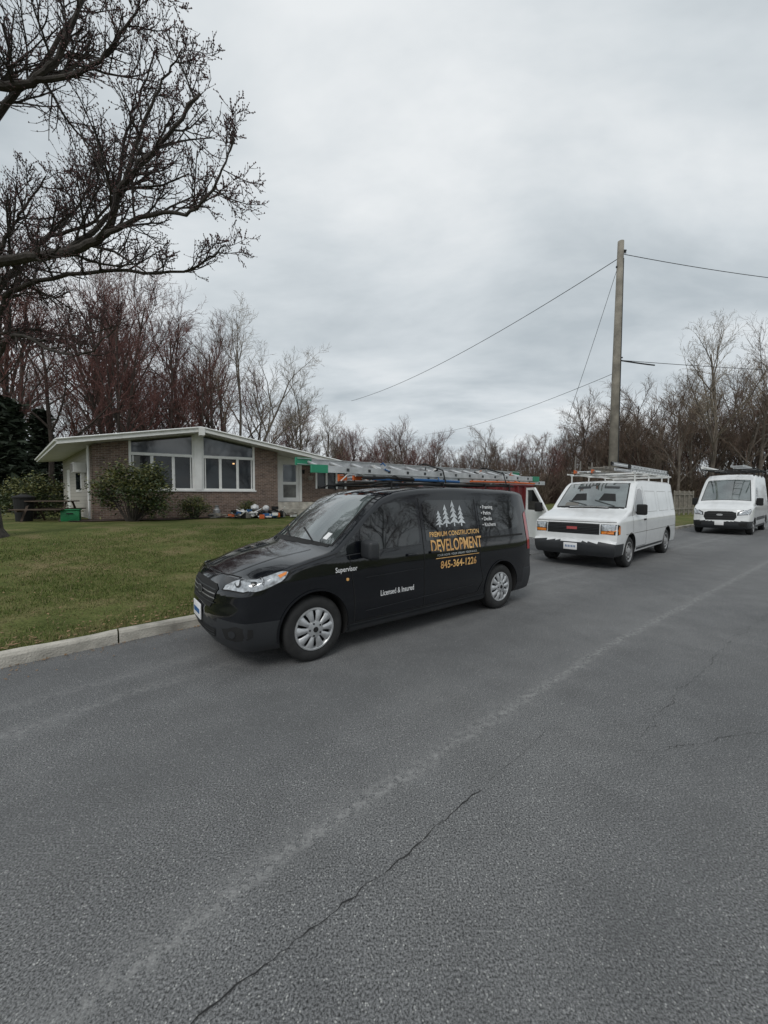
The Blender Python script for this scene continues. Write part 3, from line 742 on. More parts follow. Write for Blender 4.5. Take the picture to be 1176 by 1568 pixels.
# ---- white tall van
def tmat(c,n):
    if n.z<-.7 and c.z<.5: return 1
    if c.x<.9 and c.z<.60: return 1
    if c.z<.40: return 1
    return 0
TR=dict(L=5.98,W=2.06,zb=.27,zl=[.33,.40,.48,.55,.60,.68,.76],r=.12,crown=.06,k=.16,smooth=.07,
 top=[(-1,1.05),(0,1.10),(.2,1.19),(.6,1.33),(.95,1.43),(1.05,1.47),(1.4,1.90),(1.8,2.38),(2.05,2.58),(2.5,2.72),(5,2.76),(5.8,2.72),(5.98,2.67),(7,2.4)],
 inset=[(.27,.05),(.45,.01),(.7,.0),(1.2,.005),(1.4,.03),(1.9,.08),(2.3,.13),(2.7,.18)],
 fn=.10,rn=.05,nose=[(.27,.08),(.4,.0),(.60,.0),(.7,.03),(.9,.06),(1.12,.14)],nc=.28,
 rear=[(.3,0),(.6,0),(.65,.05),(1.2,.06),(2.6,.12)],axles=[1.0,4.75],Rt=.35,Ra=.415,tw=.23,wheel='steel',
 matfn=tmat,mats=[m_paintwht,m_plastic,m_black])
t=Car('white_cargo_van',TR,(14.75,16.9,0),R(40))
t.windscreen('windscreen',1.07,1.90,.88,.74,m_wind,m_black)
for sg in(-1,1):
    t.side('front_door_glass',[(1.30,1.32),(2.25,1.28),(2.28,2.06),(2.1,2.10),(1.92,2.05),(1.62,1.78),(1.38,1.48)],m_glass,sg)
    t.strip('door_seam',[(1.25,.42),(1.25,1.2)],.01,m_black,sg); t.strip('door_seam',[(2.36,.42),(2.36,2.2)],.01,m_black,sg)
    t.side('rub_strip',[(1.5,.62),(4.2,.62),(4.2,.76),(1.5,.76)],m_plastic,sg,off=.012)
    s_=sg
    t.panel('headlamp_bezel',[(.12,s_*.56,.84),(.12,s_*.58,.99),(.3,s_*.86,1.14),(.5,s_*.98,1.18),(.45,s_*.98,1.02),(.3,s_*.90,.88)],m_black,.004,maxe=.06)
    t.panel('headlamp',[(.12,s_*.60,.86),(.12,s_*.62,.97),(.3,s_*.86,1.11),(.46,s_*.98,1.15),(.42,s_*.98,1.04),(.3,s_*.88,.90)],m_lens,.010,maxe=.06)
    t.panel('fog_recess',[(.12,s_*.62,.40),(.12,s_*.60,.52),(.25,s_*.86,.55),(.25,s_*.86,.40)],m_black,.004,maxe=.06)
t.panel('grille',[(.05,-.56,.78),(.05,-.48,.64),(0,.48,.64),(.05,.56,.78),(.05,.54,1.0),(.05,.40,1.05),(.05,-.40,1.05),(.05,-.54,1.0)],m_black,.005,maxe=.08)
for z in(.74,.84,.93): t.strip('grille_bar',None,.015,m_plastic,off=.014,pts3=[(.05,-.5,z),(.0,0,z),(.05,.5,z)])
t.panel('oval_badge',[(0,.11*math.cos(a),.88+.045*math.sin(a)) for a in np.linspace(0,6.28,25)[:-1]],m_steel,.02,maxe=.06)
box('licence_plate',(.012,.31,.16),(-.02,0,.50),m_decal,t.root,bev=.004)
mirror(t,1.42,1.40,-1,m_black,(.12,.22,.34)); mirror(t,1.42,1.40,1,m_black,(.12,.22,.34))
rk=Buf()
for x in(1.9,3.2,4.4,5.5): rk.tube([V(x,-.85,2.60),V(x,-.88,2.92),V(x,.88,2.92),V(x,.85,2.60)],[.028]*4,6)
for y in(-.88,.88): rk.tube([V(1.2,y,2.94),V(5.8,y,2.94)],[.028]*2,6)
rk.obj('roof_rack',[m_black],t.root)
ladder(t.root,'extension_ladder',.9,5.9,-.4,3.03,.42,m_alu)
lg=Buf(); lg.tube([V(.4,.70,3.0),V(5.8,.70,3.0)],[.06]*2,12); lg.obj('conduit_tube',[m_white],t.root)
# ------------------------------------------------------------------ house
A=V(-11.7,15.5,0); fd=V(.866,.5,0); bd=V(-.5,.866,0); ld=V(-.707,.707,0)
H=empty('brick_house')
def zr(t_): return 4.47-.176*abs(t_-3.93)
def wall(name,t0,t1,z0,z1a,z1b,mat,dep=0,th=.2,org=A,dirv=fd,inn=bd):
    """prism wall; z1a/z1b top heights at t0/t1"""
    p=lambda t_,d: org+dirv*t_+inn*d
    a0=p(t0,dep);a1=p(t1,dep);b0=p(t0,dep+th);b1=p(t1,dep+th)
    v=[(a0.x,a0.y,z0),(a1.x,a1.y,z0),(a1.x,a1.y,z1b),(a0.x,a0.y,z1a),(b0.x,b0.y,z0),(b1.x,b1.y,z0),(b1.x,b1.y,z1b),(b0.x,b0.y,z1a)]
    uv=[(t0,z0),(t1,z0),(t1,z1b),(t0,z1a),(t0+th,z0),(t1+th,z0),(t1+th,z1b),(t0+th,z1a)]
    f=[(0,1,2,3),(5,4,7,6),(1,5,6,2),(4,0,3,7),(3,2,6,7),(0,4,5,1)]
    return mesh_obj(name,v,f,mat,H,uv=uv)
wall('brick_base',0,7.4,.3,1.9,1.9,m_brick)
wall('brick_left',0,1.22,1.9,zr(0),zr(1.22),m_brick)
wall('brick_right',6.30,7.4,1.9,zr(6.3),zr(7.4),m_brick)
wall('window_sill',1.15,6.36,1.9,1.965,1.965,m_white,dep=-.05,th=.24)
m_hglass=M('house_glass',(.012,.016,.02),rough=.04,spec=.5,coat=0,ior=1.5,var=.7,scale=1.2)
m_sglass=M('clerestory_glass',(.045,.06,.075),rough=.05,spec=.8,coat=.5,ior=1.5,var=.5,scale=.8)  # paler blue base colour stands in for sky reflected in the clerestory
m_curtain=M('curtain_cloth',(.16,.16,.15),rough=.8,var=.3,scale=3)
for (a,b_) in((1.22,3.68),(3.98,6.30)):
    n=3
    wall('window_frame',a,a+.09,1.965,zr(a),zr(a+.09),m_white,dep=.0,th=.15)
    wall('window_frame',b_-.09,b_,1.965,zr(b_-.09),zr(b_),m_white,dep=.0,th=.15)
    ia,ib=a+.09,b_-.09
    wall('window_frame',ia,ib,1.965,2.04,2.04,m_white,dep=.003,th=.14)
    wall('transom',ia,ib,3.42,3.54,3.54,m_white,dep=.002,th=.15)
    wall('glass',ia,ib,2.04,3.42,3.42,m_hglass,dep=.08,th=.02)
    wall('clerestory',ia,ib,3.541,zr(ia)-.06,zr(ib)-.06,m_sglass,dep=.08,th=.02)
    for i in range(1,n):
        c=ia+(ib-ia)*i/n; wall('mullion',c-.035,c+.035,2.04,3.42,3.42,m_white,dep=.03,th=.05)
    for i in range(n):
        c0=ia+(ib-ia)*i/n+.035; c1=ia+(ib-ia)*(i+1)/n-.035
        if i!=1:
            wall('sash',c0,c0+.045,2.04,3.42,3.42,m_white,dep=.05,th=.03); wall('sash',c1-.045,c1,2.04,3.42,3.42,m_white,dep=.05,th=.03)
wall('curtain',1.36,1.62,2.06,3.4,3.4,m_curtain,dep=.074,th=.005)
wall('centre_post',3.68,3.98,1.965,zr(3.93)-.0,zr(3.93)-.0,m_white,dep=-.06,th=.25)
m_lamp=M('lampshade',(.9,.6,.3),rough=.6); 
bs=m_lamp.node_tree.nodes['Principled BSDF']; bs.inputs['Emission Color'].default_value=(1,.55,.25,1); bs.inputs['Emission Strength'].default_value=1.0
p=A+fd*5.35+bd*.07; box('interior_lamp',(.09,.012,.06),(p.x,p.y,3.22),m_lamp,H,rot=(0,0,R(30)),bev=.005)
wall('entry_brick_left',7.4,7.62,.3,zr(7.4),zr(7.62),m_brick,dep=.9)
wall('entry_door_surround',7.62,8.92,3.55,zr(7.62),zr(8.92),m_white,dep=.9)
wall('return_wall',0,.7,.3,zr(7.4),zr(7.4),m_brick,org=A+fd*7.2+bd*.2,dirv=bd,inn=fd)
wall('door_frame_l',7.62,7.76,1.4,3.55,3.55,m_white,dep=.87)
wall('door_frame_r',8.78,8.92,1.4,3.55,3.55,m_white,dep=.87)
wall('front_door',7.76,8.78,1.4,3.55,3.55,m_white,dep=.94)
wall('storm_door_glass',7.93,8.61,2.45,3.35,3.35,m_sglass,dep=.925,th=.012)
wall('storm_door_glass',7.93,8.61,1.62,2.3,2.3,m_curtain,dep=.925,th=.012)
wall('entry_step',7.4,9.3,.3,1.38,1.38,m_conc,dep=.0,th=.86)
wall('entry_step_low',7.6,9.1,.3,1.05,1.05,m_conc,dep=-.35,th=.34)
wall('entry_brick',8.92,9.7,.3,zr(8.92),zr(9.7),m_brick,dep=.9)
wall('wing_base',9.7,11.6,.3,2.1,2.1,m_brick,dep=.9)
wall('wing_top',9.7,11.6,3.03,zr(9.7),zr(11.6),m_white,dep=.9)
wall('wing_window_glass',9.8,11.5,2.1,3.03,3.03,m_hglass,dep=1.0,th=.02)
for c in(9.7,10.3,10.9,11.45): wall('wing_mullion',c,c+.1,2.1,3.03,3.03,m_white,dep=.9,th=.09)
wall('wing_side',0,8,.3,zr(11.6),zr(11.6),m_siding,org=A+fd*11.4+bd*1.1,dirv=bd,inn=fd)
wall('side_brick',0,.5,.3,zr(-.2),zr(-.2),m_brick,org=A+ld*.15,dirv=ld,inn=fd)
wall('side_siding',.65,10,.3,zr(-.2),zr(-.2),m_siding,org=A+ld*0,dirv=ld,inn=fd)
wall('side_window_frame',3.0,4.6,1.9,3.2,3.2,m_white,dep=-.03,th=.028,org=A,dirv=ld,inn=fd)
wall('side_window_glass',3.1,4.5,2.0,3.1,3.1,m_hglass,dep=-.04,th=.008,org=A,dirv=ld,inn=fd)
wall('side_door',7.0,7.9,1.0,3.1,3.1,m_white,dep=-.03,th=.028,org=A,dirv=ld,inn=fd)
p=A+ld*1.7-fd*.25
box('window_air_conditioner',(.7,.45,.42),(p.x,p.y,2.9),m_white,H,rot=(0,0,R(135)),bev=.02)
box('air_conditioner_grille',(.6,.02,.34),(p.x-.235*.707,p.y-.235*.707,2.9),m_siding,H,rot=(0,0,R(135)))
hb=Buf(); p=A+fd*9.3+bd*.6; hb.tube([V(p.x,p.y,3.3),V(p.x,p.y,2.75)],[.01]*2,4); hb.tube([V(p.x,p.y,2.55),V(p.x,p.y,2.75)],[.10,.17],10,1)
p=A+fd*9.0+bd*.84; hb.tube([V(p.x,p.y,2.9),V(p.x,p.y,3.1)],[.06,.08],8,2)
hb.obj('hanging_basket',[m_black,m_wood,m_black],H)
def roof():
    ts=[-.95,3.93,12.0]; v=[];f=[];mi=[]
    back=[ld*11,bd*11,bd*11]
    for i,t_ in enumerate(ts):
        p=A+fd*t_-bd*.75
        for q in(p,p+back[i]):
            z=zr(t_); v.append((q.x,q.y,z+.02)); v.append((q.x,q.y,z+.21))
    for i in(0,1):
        a=i*4;b_=a+4
        f+=[(a,b_,b_+1,a+1),(a+2,a+3,b_+3,b_+2),(a+1,b_+1,b_+3,a+3),(a,a+2,b_+2,b_)]; mi+=[0,0,1,0]
    f+=[(0,1,3,2),(8,10,11,9)]; mi+=[0,0]
    mesh_obj('roof',v,f,[m_white,m_roof],H,midx=mi)
    b=Buf()
    for (t0,t1) in((-.98,3.93),(3.93,12.03)):
        p0=A+fd*t0-bd*.78; p1=A+fd*t1-bd*.78
        b.tube([V(p0.x,p0.y,zr(t0)+.20),V(p1.x,p1.y,zr(t1)+.20)],[.035]*2,5)
    p0=A+fd*(-.98)-bd*.75; p1=p0+ld*11; b.tube([V(p0.x,p0.y,zr(-.98)+.17),V(p1.x,p1.y,zr(-.98)+.17)],[.06]*2,6)
    p0=A-fd*.12+ld*.15-bd*.05; b.tube([V(p0.x,p0.y,.7),V(p0.x,p0.y,zr(0)-.05)],[.04]*2,6)
    b.obj('roof_edge_trim',[m_white],H)
roof()
p=A+fd*3.93-bd*.82; box('ridge_beam_end',(.22,.5,.30),(p.x,p.y,zr(3.93)-.03),m_white,H,rot=(0,0,R(30)))
# small yard objects --------------------------------------------------
def place(x,y): return (x,y,Gw(x,y))
e0=empty('green_storage_bin',place(-11.65,14.3),R(30))
box('tub',(.56,.38,.40),(0,0,.20),m_bingreen,e0,bev=.03); box('lid',(.60,.42,.05),(0,0,.43),m_bingreen,e0,bev=.02); box('handle',(.2,.03,.04),(0,-.22,.3),m_black,e0,bev=.01)
e0=empty('rubbish_bin',place(-13.3,14.2),R(20))
b=Buf(); b.tube([V(0,0,0),V(0,0,.85)],[.24,.30],18); b.tube([V(0,0,.85),V(0,0,.90),V(0,0,.99)],[.33,.33,.08],18); b.tube([V(-.1,0,.98),V(-.1,0,1.03),V(.1,0,1.03),V(.1,0,.98)],[.012]*4,5)
b.obj('bin_body',[m_black],e0)
m_redwood=M('stained_wood',(.085,.06,.045),rough=.8,var=.3)
e0=empty('picnic_table',place(-12.6,14.5),R(12))
b=Buf()
for i in range(5): b.box((0,-.32+i*.16,.74),(1.6,.14,.04))
for y in(-.7,.7): b.box((0,y,.44),(1.6,.26,.04))
for x in(-.6,.6):
    b.box((x,0,.40),(.05,1.6,.09)); 
    b.tube([V(x+.05,-.65,0),V(x+.05,-.2,.72)],[.045]*2,4); b.tube([V(x+.05,.65,0),V(x+.05,.2,.72)],[.045]*2,4)
b.obj('boards',[m_redwood],e0)
e0=empty('metal_milk_can',place(-7.35,16.9))
lathe('can',[(0,.0001),(0,.14),(.35,.15),(.42,.09),(.5,.085),(.53,.12),(.56,.0001)],20,m_steel,e0,(0,0,0)).rotation_euler=(R(90),0,0)
e0=empty('debris_pile',place(-5.5,16.7),R(20))
b=Buf()
random.seed(3)
for i in range(75):
    x=random.gauss(0,.75); y=random.gauss(0,.35); z=.06+abs(random.gauss(0,.11))
    b.box((x,y,z),(random.uniform(.06,.4),random.uniform(.06,.25),random.uniform(.04,.22)),random.choice([0,0,2,1,2,3,4,5,0,2,3]),random.uniform(0,3))
for i in range(14):
    x=random.uniform(-1.3,1.0); y=random.uniform(-.4,.3); a=random.uniform(0,6.28); b.tube([V(x,y,.08),V(x+.7*math.cos(a),y+.7*math.sin(a),random.uniform(.1,.5))],[.02]*2,4,random.choice([5,0,3]))
b.obj('rubble_and_boxes',[m_white,m_orange,m_siding,m_black,m_blue,m_wood],e0)
def bag(parent,x,y,z,r,mat):
    bm=bmesh.new(); bmesh.ops.create_icosphere(bm,subdivisions=3,radius=r)
    for v_ in bm.verts:
        n_=math.sin(v_.co.x*23+x*9)*math.sin(v_.co.y*27)*math.sin(v_.co.z*21+y); v_.co*=1+.3*n_; v_.co.z*=.75
        if v_.co.z>r*.55: v_.co.x*=.6; v_.co.y*=.6; v_.co.z*=1.25
    me=bpy.data.meshes.new('rubbish_bag'); bm.to_mesh(me); bm.free(); me.materials.append(mat)
    for q in me.polygons: q.use_smooth=True
    o=bpy.data.objects.new('rubbish_bag',me); col.objects.link(o); o.location=(x,y,z); o.parent=parent
m_bagw=M('white_bag',(.6,.6,.6),rough=.35); m_bagk=M('black_bag',(.015,.015,.015),rough=.25)
for i,(x,y,z,r) in enumerate([(-.6,0,.18,.2),(-.25,-.2,.15,.16),(.1,.1,.2,.22),(.35,-.15,.42,.14),(.7,.1,.18,.2),(1.0,0,.16,.17),(-.1,.15,.45,.16)]): bag(e0,x,y,z,r,m_bagk if i in(2,4,5) else m_bagw)
# dumpster
e0=empty('roll_off_dumpster',(3.85,16.8,Gw(3.85,16.8)+.05),math.atan2(UY,UX))
b=Buf(); wd,ln,ht=2.2,4.4,1.55
b.box((0,0,.15),(wd,ln,.12))
for sx in(-1,1):
    b.box((sx*(wd/2-.03),0,.15+ht/2),(.05,ln,ht-.02)); b.tube([V(sx*wd/2,-ln/2,ht+.15),V(sx*wd/2,ln/2,ht+.15)],[.06]*2,6)
    for i in range(9): b.box((sx*(wd/2+.04),-ln/2+.06+i*(ln-.12)/8,.15+ht/2),(.09,.09,ht-.06))
for sy in(-1,1):
    b.box((0,sy*(ln/2-.03),.15+ht/2-.004),(wd-.12,.05,ht-.05)); b.tube([V(-wd/2,sy*ln/2,ht+.15),V(wd/2,sy*ln/2,ht+.15)],[.055]*2,6)
    for i in range(5): b.box((-wd/2+.12+i*(wd-.24)/4,sy*(ln/2+.04),.15+ht/2),(.08,.09,ht-.08))
for i in(-1,1): b.tube([V(i*.8,-ln/2-.02,.08),V(i*.8+.12,-ln/2-.02,.08)],[.1]*2,12)
b.obj('steel_container',[m_maroon],e0)
b=Buf()
for i in range(30): b.box((random.uniform(-.9,.9),random.uniform(-1.9,1.9),1.35+random.uniform(0,.4)),(random.uniform(.2,.9),random.uniform(.1,.5),random.uniform(.05,.3)),random.choice([0,1,2]),random.uniform(0,3))
b.obj('waste_load',[m_wood,m_white,m_siding],e0)
# ------------------------------------------------------------------ utility pole and wires
pb=V(9.45,15.9,0); pb.z=Gw(pb.x,pb.y)-.1
e0=empty('utility_pole',pb)
m_pole=M('pole_wood',(.23,.21,.175),rough=.9,var=.35,scale=2.5,bump=.5,bscale=20)
b=Buf(); b.tube([V(-.05,0,0),V(.0,0,6),V(.08,0,11.9)],[.18,.15,.115],14); b.obj('pole_shaft',[m_pole],e0,True)
b=Buf()
b.tube([V(.18,-.05,11.5),V(.26,-.05,11.5)],[.05]*2,8); b.tube([V(.1,0,11.45),V(.3,0,11.45)],[.02]*2,6); b.box((.06,0,10.9),(.3,.06,.06)); b.tube([V(.17,0,7.3),V(.26,0,7.3)],[.03]*2,8)
b.tube([V(.12,-.1,0),V(.14,-.08,5.5),V(.16,-.08,11.2)],[.02]*3,6)
b.obj('pole_hardware',[m_plastic],e0)
def wire(name,a,b_,sag,r=.012):
    pts=[]
    for i in range(33):
        t_=i/32; p=a.lerp(b_,t_); p.z-=sag*4*t_*(1-t_); pts.append(p)
    bb=Buf(); bb.tube(pts,[r]*33,4); bb.obj(name,[m_black])
T=pb+V(.1,0,11.3)
wire('power_line',T,V(-3.2,38,11.0),.7,.014)
wire('power_line',T+V(.1,0,.1),V(40,21.4,13.3),.9,.013)
wire('power_line',pb+V(.1,0,7.2),V(40,21.4,8.6),.4,.011)
wire('power_line',pb+V(.1,0,7.2),V(11.2,16.15,7.1),.01,.028)
wire('power_line',pb+V(0,0,6.7),V(4.5,42,8.4),.5,.010)
wire('power_line',T,pb+V(-.55,2.2,6.3),.05,.009)
wire('power_line',pb+V(-.55,2.2,6.3),pb+V(-1.2,4,2),.02,.009)
# ------------------------------------------------------------------ trees
def rand_perp(d,rng):
    while True:
        r=V(rng.uniform(-1,1),rng.uniform(-1,1),rng.uniform(-1,1)); c=d.cross(r)
        if c.length>.1: return c.normalized()
def grow(buf,p,d,L,r,lvl,P,rng):
    n=P['seg'][lvl]; step=L/n; pts=[p.copy()]; q=p.copy(); d=d.normalized()
    rad=[r]; rend=r*P.get('rend',.35)
    for i in range(n):
        d=d+V(rng.gauss(0,1),rng.gauss(0,1),rng.gauss(0,1))*P['wig'][lvl]; d.z+=P['up'][lvl]; d.normalize()
        q=q+d*step; pts.append(q.copy()); rad.append(r+(rend-r)*(i+1)/n)
    buf.tube(pts,rad,P['k'][lvl],P['mi'][lvl])
    if lvl==P['max']:
        if P.get('bud'):
            for _ in range(P['bud']):
                i=rng.randint(0,n); c=pts[i]; s_=P['buds']*rng.uniform(.7,1.3); k=len(buf.v)
                for o_ in((s_,0,0),(-.5*s_,.8*s_,0),(-.5*s_,-.8*s_,0),(0,0,1.8*s_)): buf.v.append((c.x+o_[0],c.y+o_[1],c.z+o_[2]))
                for t3 in((0,1,3),(1,2,3),(2,0,3)): buf.f.append((k+t3[0],k+t3[1],k+t3[2])); buf.m.append(2)
        return
    spawn(buf,pts,rad,L,lvl,P,rng)
def spawn(buf,pts,rad,L,lvl,P,rng,count=None,t0=None):
    n=len(pts)-1; nc=count or P['nc'][lvl]; t0=P['t0'][lvl] if t0 is None else t0
    for c in range(nc):
        t_=t0+(1-t0)*(c+rng.random())/nc; t_=min(.999,t_); i=int(t_*n); fr_=t_*n-i
        p=pts[i].lerp(pts[i+1],fr_); dd=(pts[i+1]-pts[i]).normalized(); rr=rad[i]+(rad[i+1]-rad[i])*fr_
        an=R(rng.uniform(*P['ang'][lvl])); ax=rand_perp(dd,rng); nd=dd*math.cos(an)+ax*math.sin(an); 
        nd.z+=P.get('bias',.15)
        grow(buf,p,nd,L*rng.uniform(*P['lr'][lvl])*(1-.35*t_),max(P['rmin'],min(rr*.7,P['rcap'][lvl])),lvl+1,P,rng)
def bg_tree(seed,spread=(22,48),multi=1,dense=1.0,far=False):
    rng=random.Random(seed); b=Buf()
    if far:
        P=dict(max=3,seg=[6,4,3,2],wig=[.05,.10,.14,.18],up=[.03,.07,.07,.06],k=[4,3,3,3],mi=[0,0,1,1],nc=[13,9,8],t0=[.2,.2,.15],
           ang=[spread,(25,55),(25,60)],lr=[(.34,.60),(.42,.66),(.45,.75)],rmin=.019,rcap=[.08,.038,.024],bias=.12,rend=.35)
    else:
        P=dict(max=4,seg=[8,5,4,3,2],wig=[.05,.10,.14,.18,.2],up=[.03,.07,.07,.06,.05],k=[6,4,3,3,3],mi=[0,0,1,1,1],nc=[int(11*dense),7,6,4],t0=[.26,.22,.18,.15],
           ang=[spread,(25,50),(25,55),(25,60)],lr=[(.34,.62),(.42,.66),(.42,.66),(.4,.65)],rmin=.010,rcap=[.09,.042,.020,.012],bias=.12,rend=.3)
    for m_ in range(multi):
        lean=V(rng.uniform(-.12,.12)+(.25*(m_-.5) if multi>1 else 0),rng.uniform(-.1,.1),1)
        grow(b,V(m_*.3,0,-.3),lean,13.5*rng.uniform(.85,1),.18/(1 if multi==1 else 1.3),0,P,rng)
    me=bpy.data.meshes.new('bare_tree_mesh'); me.from_pydata(b.v,[],b.f); me.polygons.foreach_set('material_index',np.array(b.m,dtype=np.int32)); me.update(); return me
vars_=[bg_tree(11),bg_tree(12,(18,40)),bg_tree(13,(30,60)),bg_tree(14,(20,45),multi=2,dense=.7),bg_tree(15,(25,55))]
farv=[bg_tree(31,far=True),bg_tree(32,(18,42),far=True),bg_tree(33,(30,60),far=True),bg_tree(34,(25,50),far=True)]
def variant(me,m0,m1):
    c=me.copy(); c.materials.append(m0); c.materials.append(m1); return c
red=[variant(x,m_barkD,m_twigR) for x in vars_]; brn=[variant(x,m_barkL,m_twigB) for x in vars_]; tan=[variant(x,m_barkL,m_twigT) for x in vars_]
fred=[variant(x,m_barkD,m_twigR) for x in farv]; fbrn=[variant(x,m_barkD,m_twigB) for x in farv]; ftan=[variant(x,m_barkL,m_twigT) for x in farv]
def inst(me,x,y,sc,name='bare_tree',parent=None,rz=None,tilt=0):
    o=bpy.data.objects.new(name,me); col.objects.link(o); o.location=(x,y,Gw(x,y)); o.scale=(sc,sc,sc*random.uniform(.92,1.08)); o.rotation_euler=(0,tilt,random.uniform(0,6.28) if rz is None else rz)
    if parent: o.parent=parent
    return o
random.seed(21)
for (x,y,sc,k) in [(-30,25,1.0,0),(-26,27,1.2,1),(-22.5,26,1.0,2),(-20,29,1.15,3),(-17.5,30,1.0,4),(-15.5,34,1.12,0),(-24,33,1.3,1),(-29,31,1.25,2),(-33,30,1.2,3),(-13.8,31,.70,4),(-19,36,1.15,2),(-27,38,1.5,0),(-21.5,31,1.1,0),(-18.6,27.5,.9,1),(-25,24.5,1.0,4),(-16,38,1.1,1),(-23,40,1.4,4)]:
    inst(red[k],x,y,sc)
inst(tan[3],-12.4,33,1.12,rz=.4,tilt=.16); inst(tan[1],-8.0,38,.86); inst(tan[0],-5.8,42,.70); inst(brn[2],-10.5,44,.80)
DT=empty('distant_trees')
random.seed(5)
for i in range(30):
    x=-58+i*2.1+random.uniform(-1,1); y=44+random.uniform(0,16); inst(random.choice(fred+fred+fbrn),x,y,random.uniform(.85,1.2)*(1.1 if x<-20 else .62),'tree',DT)
for i in range(96):
    u_=-.14+.90*(i/96)+random.uniform(-.02,.02); d=random.uniform(52,80); h=random.uniform(.42,.70)*(1.0+max(0,u_-.35)*.8)*(1.25 if random.random()<.10 else 1)
    inst(random.choice(fred+fbrn+fbrn+ftan[:1] if u_>.12 else fred+fred+fbrn),u_*d,d,h*d/66,'tree',DT)
for (u_,d,sc,k) in [(.55,48,.66,1),(.61,52,.82,0),(.69,47,.78,4),(.76,40,.82,1),(.84,40,1.15,0),(.845,50,1.05,2),(.91,46,1.0,4),(.98,40,1.1,1),(1.03,44,1.2,0),(1.1,42,1.25,2),(.73,60,1.0,3),(.9,56,1.25,2),(.80,46,.95,1),(.95,52,1.25,3)]:
    inst((tan if k==0 else brn)[k],u_*d,d,sc,'tree',DT)
for i in range(34):
    u_=.5+.65*i/34; d=random.uniform(50,72); inst(random.choice(fbrn+fbrn+fred[:2]+ftan[:1]),u_*d,d,random.uniform(.65,1.0)*(1+.25*(u_>.8)),'tree',DT)
for i in range(13):
    s=-40+i*7; x,y=W2(s,-20-random.uniform(0,8)); inst(random.choice(fbrn+fred),x,y,random.uniform(.8,1.1),'tree',DT)
def brush(seed):
    rng=random.Random(seed); b=Buf()
    for i in range(420):
        x=rng.uniform(-6,6); y=rng.uniform(-1.5,1.5); h=rng.uniform(1.2,4.6); p=V(x,y,-.2); pts=[p]
        d=V(rng.gauss(0,.2),rng.gauss(0,.2),1)
        for k in range(3): d=d+V(rng.gauss(0,.18),rng.gauss(0,.18),0); p=p+d.normalized()*h/3; pts.append(p)
        b.tube(pts,[.035,.028,.02,.008],3,0)
        for k in range(4):
            q=pts[rng.randint(1,2)]; dd=V(rng.gauss(0,1),rng.gauss(0,1),.9).normalized(); b.tube([q,q+dd*rng.uniform(.4,1.3)],[.02,.006],3,0)
    me=bpy.data.meshes.new('brush'); me.from_pydata(b.v,[],b.f); me.update(); return me
br=[brush(1),brush(2)]
mb1,mb2=M('brush_brown',(.105,.078,.058),rough=.9,var=.4,scale=.6),M('brush_dark',(.095,.062,.050),rough=.9,var=.4,scale=.6)
brs=[]
for x in br:
    for m_ in(mb1,mb2): c=x.copy(); c.materials.append(m_); brs.append(c)
UB=empty('undergrowth')
for i in range(64):
    u_=-1.05+2.15*i/64; d=random.uniform(46,60)*(1 if u_>-.3 else .85); inst(random.choice(brs),u_*d,d,random.uniform(.9,1.4),'brush_clump',UB,rz=random.uniform(-.4,.4))
def conifer(name,x,y,h,seed):
    rng=random.Random(seed); b=Buf(); b.tube([V(0,0,-.2),V(0,0,h)],[.2,.03],6,0)
    for i in range(150):
        t_=.1+.9*(i/150); z=h*t_; L_=(1-t_)*h*.26+.25; a=i*2.4; dd=V(math.cos(a),math.sin(a),-.12)
        e_=V(0,0,z)+dd*L_*rng.uniform(.7,1.1); b.tube([V(0,0,z),e_],[.03,.01],3,0)
        for j in range(26):
            q=V(0,0,z).lerp(e_,rng.uniform(.2,1.05)); k=len(b.v); s_=rng.uniform(.12,.3)
            for _ in range(3): b.v.append((q.x+rng.gauss(0,s_),q.y+rng.gauss(0,s_),q.z+rng.gauss(0,s_*.5)))
            b.f.append((k,k+1,k+2)); b.m.append(1)
    o=b.obj(name,[m_bark,m_conifer]); o.location=(x,y,Gw(x,y))
conifer('evergreen_tree',-22.3,23,6.6,1); conifer('evergreen_tree',-27,27,8,2); conifer('evergreen_tree',-24.3,27.5,7,3)
# foreground tree with explicit limbs
rng=random.Random(77); b=Buf()
base=V(-10.12,9.7,Gw(-10.12,9.7)-.15)
def limb(pts,r0,r1,cnt,L,t0=0.0,lvl=1):
    P_=[V(*p) for p in pts]; Q=[]
    n=len(P_)
    for i in range(n-1):
        a=P_[max(0,i-1)];b0=P_[i];c=P_[i+1];d=P_[min(n-1,i+2)]
        for k in range(6):
            t_=k/6; q=.5*((2*b0)+(c-a)*t_+(2*a-5*b0+4*c-d)*t_*t_+(3*b0-a-3*c+d)*t_**3); Q.append(q+V(rng.gauss(0,.018),rng.gauss(0,.018),rng.gauss(0,.018)))
    Q.append(P_[-1]); rad=[r0+(r1-r0)*(i/(len(Q)-1))**.8 for i in range(len(Q))]
    b.tube(Q,rad,9,0); spawn(b,Q,rad,L,lvl,FP,rng,count=cnt,t0=t0)
FP=dict(max=4,seg=[6,7,5,4,3],wig=[.1,.11,.13,.13,.15],up=[.05,.05,.08,.10,.08],k=[8,6,4,3,3],mi=[0,0,0,1,1],nc=[8,9,8,5],t0=[.2,.15,.12,.1],
        ang=[(30,60),(30,70),(30,70),(30,60)],lr=[(.5,.7),(.45,.85),(.42,.68),(.4,.7)],rmin=.0055,rcap=[.05,.030,.015,.0078],bias=.12,rend=.4,bud=4,buds=.014)
b.tube([base,base+V(.0,0,.35),base+V(-.05,0,1.5),V(-10.2,9.6,4.2),V(-10.05,9.4,7),V(-9.9,9.2,10)],[.56,.36,.29,.26,.2,.13],14,0)
